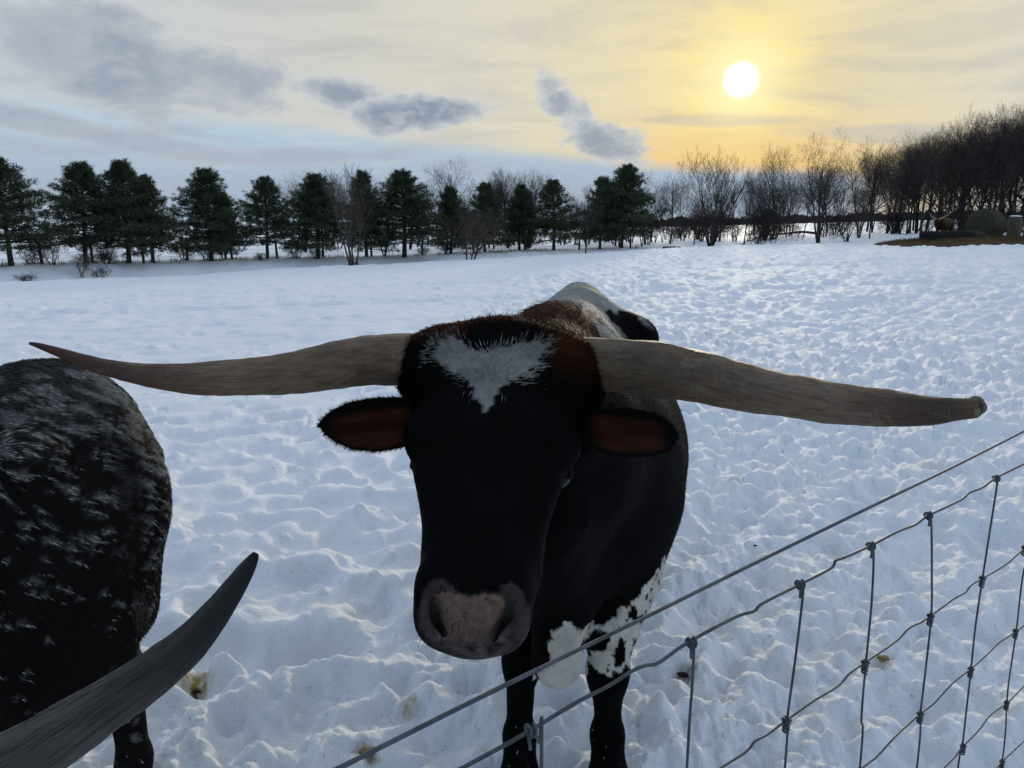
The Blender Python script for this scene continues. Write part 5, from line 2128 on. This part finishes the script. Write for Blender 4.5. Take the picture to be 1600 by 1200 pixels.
def fence_pt(px, py):
    """where a view ray crosses the upright plane of the fence"""
    a_ = np.array([-.0995, .389])
    c_ = np.array([.768, 1.11])
    nrm = np.array([-(c_ - a_)[1], (c_ - a_)[0]])
    q = P(px, py, 1.0) - CAMP
    t = (nrm @ a_) / (nrm @ q[:2])
    return CAMP + q * t


base_pt = fence_pt(1080, 1005)
fence = empty('wire_fence', (base_pt[0], base_pt[1], 0.0), 'galvanised woven wire fence slanting across the lower right foreground', 'fence')
FL = np.array(fence.location)


def fwire(name, rows, rad, n=None, sides=8):
    pts = np.array([fence_pt(*r) for r in rows]) if len(rows[0]) == 2 else np.array(rows)
    s = spline(pts, n or len(rows) * 10)
    v, f = tube(s - FL, rad, sides)
    tri = np.concatenate([f[:, :3], f[f[:, 2] != f[:, 3]][:, [0, 2, 3]]])
    return link(name, make_mesh(name, v, tri, M['wire']), fence)


def extend(rows, more_l=1, more_r=1):
    """carry a wire on beyond the frame, in the fence plane"""
    p = np.array([fence_pt(*r) for r in rows])
    L = p[1] - p[0]
    R_ = p[-1] - p[-2]
    pre = [p[0] - L / np.linalg.norm(L) * q for q in ((.6, .3) if more_l else ())]
    post = [p[-1] + R_ / np.linalg.norm(R_) * q for q in ((.3, .8, 1.6) if more_r else ())]
    return np.array(pre + list(p) + post)


fwire('top_wire', extend([(530, 1200), (760, 1085), (1000, 968.5), (1200, 870), (1400, 773), (1500, 724.5), (1600, 674)]), .0016, 60)
W2 = [(700, 1212), (760, 1180), (826, 1143), (900, 1098), (950, 1072), (985, 1050), (1008, 1040), (1030, 1035), (1075, 1004), (1150, 964), (1178, 955), (1193, 942), (1250, 913), (1298, 888), (1306, 876), (1322, 870), (1360, 853),
      (1402, 831), (1430, 820), (1450, 806), (1500, 782), (1515, 770), (1535, 762), (1556, 747), (1600, 725)]
fwire('horizontal_wire', extend(W2), .0015, 200)
W3 = [(1110, 1210), (1165, 1175), (1180, 1158), (1200, 1147), (1228, 1126), (1270, 1096), (1300, 1078), (1315, 1067), (1328, 1052), (1352, 1035), (1400, 1002), (1420, 982), (1440, 972), (1453, 963), (1490, 936), (1508, 926), (1518, 914), (1535, 904), (1570, 883), (1600, 858)]
fwire('horizontal_wire', extend(W3), .0013, 180)
W4 = [(1340, 1205), (1370, 1182), (1400, 1150), (1437, 1116), (1460, 1098), (1490, 1066), (1517, 1045), (1545, 1020), (1560, 1005), (1586, 988), (1610, 970)]
fwire('horizontal_wire', extend(W4), .0013, 120)
W5 = [(1470, 1205), (1490, 1185), (1505, 1166), (1530, 1140), (1548, 1117), (1574, 1098), (1600, 1072)]
fwire('horizontal_wire', extend(W5), .0013, 90)
W6 = [(1545, 1215), (1566, 1190), (1600, 1158)]
fwire('horizontal_wire', extend(W6), .0013, 40)
stays = [
    [(829, 1142), (843, 1160), (846, 1205)],
    [(1080, 1004), (1084, 1012), (1081, 1080), (1073, 1205)],
    [(1250, 913), (1255, 922), (1244, 1020), (1230, 1126), (1226, 1205)],
    [(1360, 852), (1365, 862), (1362, 940), (1353, 1036), (1346, 1120), (1343, 1205)],
    [(1450, 805), (1455, 815), (1456, 900), (1455, 963), (1447, 1040), (1438, 1118), (1432, 1205)],
    [(1556, 747), (1558, 756), (1545, 840), (1535, 905), (1524, 980), (1517, 1048), (1510, 1110), (1503, 1170), (1496, 1205)],
    [(1655, 700), (1620, 830), (1600, 890), (1588, 985), (1577, 1060), (1573, 1099), (1564, 1205)],
    [(1700, 675), (1680, 850), (1650, 960), (1635, 1060), (1615, 1205)],
]
for s in stays:
    p = np.array([fence_pt(*r) for r in s])
    low_ = p[-1].copy()
    low_[2] = max(low_[2] - .5, .0)
    fwire('stay_wire', np.vstack([p, [low_]]), .0014, 60, 6)


def knot(px, py, kind):
    c = fence_pt(px, py)
    al = np.array([.868, .721, 0]) / np.hypot(.868, .721)
    nr = np.array([-al[1], al[0], 0])
    if nr @ (CAMP - c) < 0:
        nr = -nr
    mb = MB()
    if kind == 'loop':            # stay end wrapped over the top wire
        pts = []
        for k in range(30):
            a = k / 29 * 2 * math.pi * 1.35 - .6
            pts.append(c + nr * .0042 * math.cos(a) + UPV * (.0045 * math.sin(a)) + al * (-.003 + k * .00022))
        mb.tube(np.array(pts), .0014, 6)
        mb.tube(np.array([c + UPV * .0035 - al * .003, c - al * .004 - UPV * .004 + nr * .004, c - al * .002 - UPV * .012 + nr * .003]), .0014, 6)
    else:                         # hinge knot: wraps round the stay, then round the wire
        pts = []
        for k in range(64):
            a = k / 63 * 2 * math.pi * 4
            pts.append(c + nr * .0030 * math.cos(a) + al * .0030 * math.sin(a) + UPV * (.002 - k * .00022))
        mb.tube(np.array(pts), .0013, 6)
        pts = []
        for k in range(30):
            a = k / 29 * 2 * math.pi * 2
            pts.append(c + nr * .0030 * math.cos(a) + UPV * (.0030 * math.sin(a) + .002) + al * (-.005 + k * .0003))
        mb.tube(np.array(pts), .0013, 6)
    v, f = mb.arrays()
    link('knot', make_mesh('knot', v - FL, f, M['wire']), fence)


for q in ((828, 1142), (1079, 1005), (1249, 914), (1360, 854), (1450, 806), (1556, 748)):
    knot(*q, 'loop')
for q in ((1229, 1127), (1352, 1037), (1454, 964), (1535, 905), (1601, 857), (1438, 1117), (1517, 1047), (1587, 987), (1505, 1167), (1573, 1099), (1566, 1191)):
    knot(*q, 'hinge')

# ------------------------------------------------------------------ small things lying on the snow
def dung(px, py, size, label, seed, flat=.4, mat='dung', name='dung_pat', cat='dung', stretch=1.6):
    c = spot_py(px, py)
    v, f = blob(14, 20, lambda q: q * np.array([size * stretch, size, size * flat]) * (1 + .45 * fbm3(q + seed, 3.0)[:, None] + .2 * fbm3(q + seed, 9.0)[:, None]))
    m_ = MB()
    m_.add(v, f)
    me = m_.mesh(name, M[mat])
    o_ = link(name, me)
    o_.location = tuple(c + np.array([0, 0, size * flat * .3]))
    tag(o_, label, cat)


dung(1070, 1056, .016, 'dark dung crumb on the snow touching the wire stay nearest the dark foreleg', 1)
dung(306, 1083, .011, 'brown dung lump in the yellow-stained hoof print by the dark horn tip', 2)
dung(572, 1182, .018, 'tan dung bit under the near end of the top wire', 3, .6, 'straw')
dung(1380, 1031, .014, 'tan crumb of dung between two wire knots in the mesh', 4, .7, 'straw')
dung(1180, 855, .006, 'tiny dark crumb just above the top fence wire', 5, .5)
st_ = np.random.default_rng(77)
mbw = MB()
for k in range(160):
    px, py = st_.uniform(300, 1600), st_.uniform(560, 1195)
    if 600 < px < 1080 and py < 1080:
        continue
    c = spot_py(px, py)
    a = st_.uniform(0, 6.28)
    L = st_.uniform(.004, .013)
    d = np.array([math.cos(a), math.sin(a), st_.uniform(-.1, .4)])
    mbw.tube([c - d * L * .5 + (0, 0, .003), c + d * L * .5 + (0, 0, .003)], .0009, 3, False)
tag(link('hay_bits', mbw.mesh('hay_bits', M['straw'])), 'stray bits of hay strewn over the trodden snow', 'hay', kind='stuff')
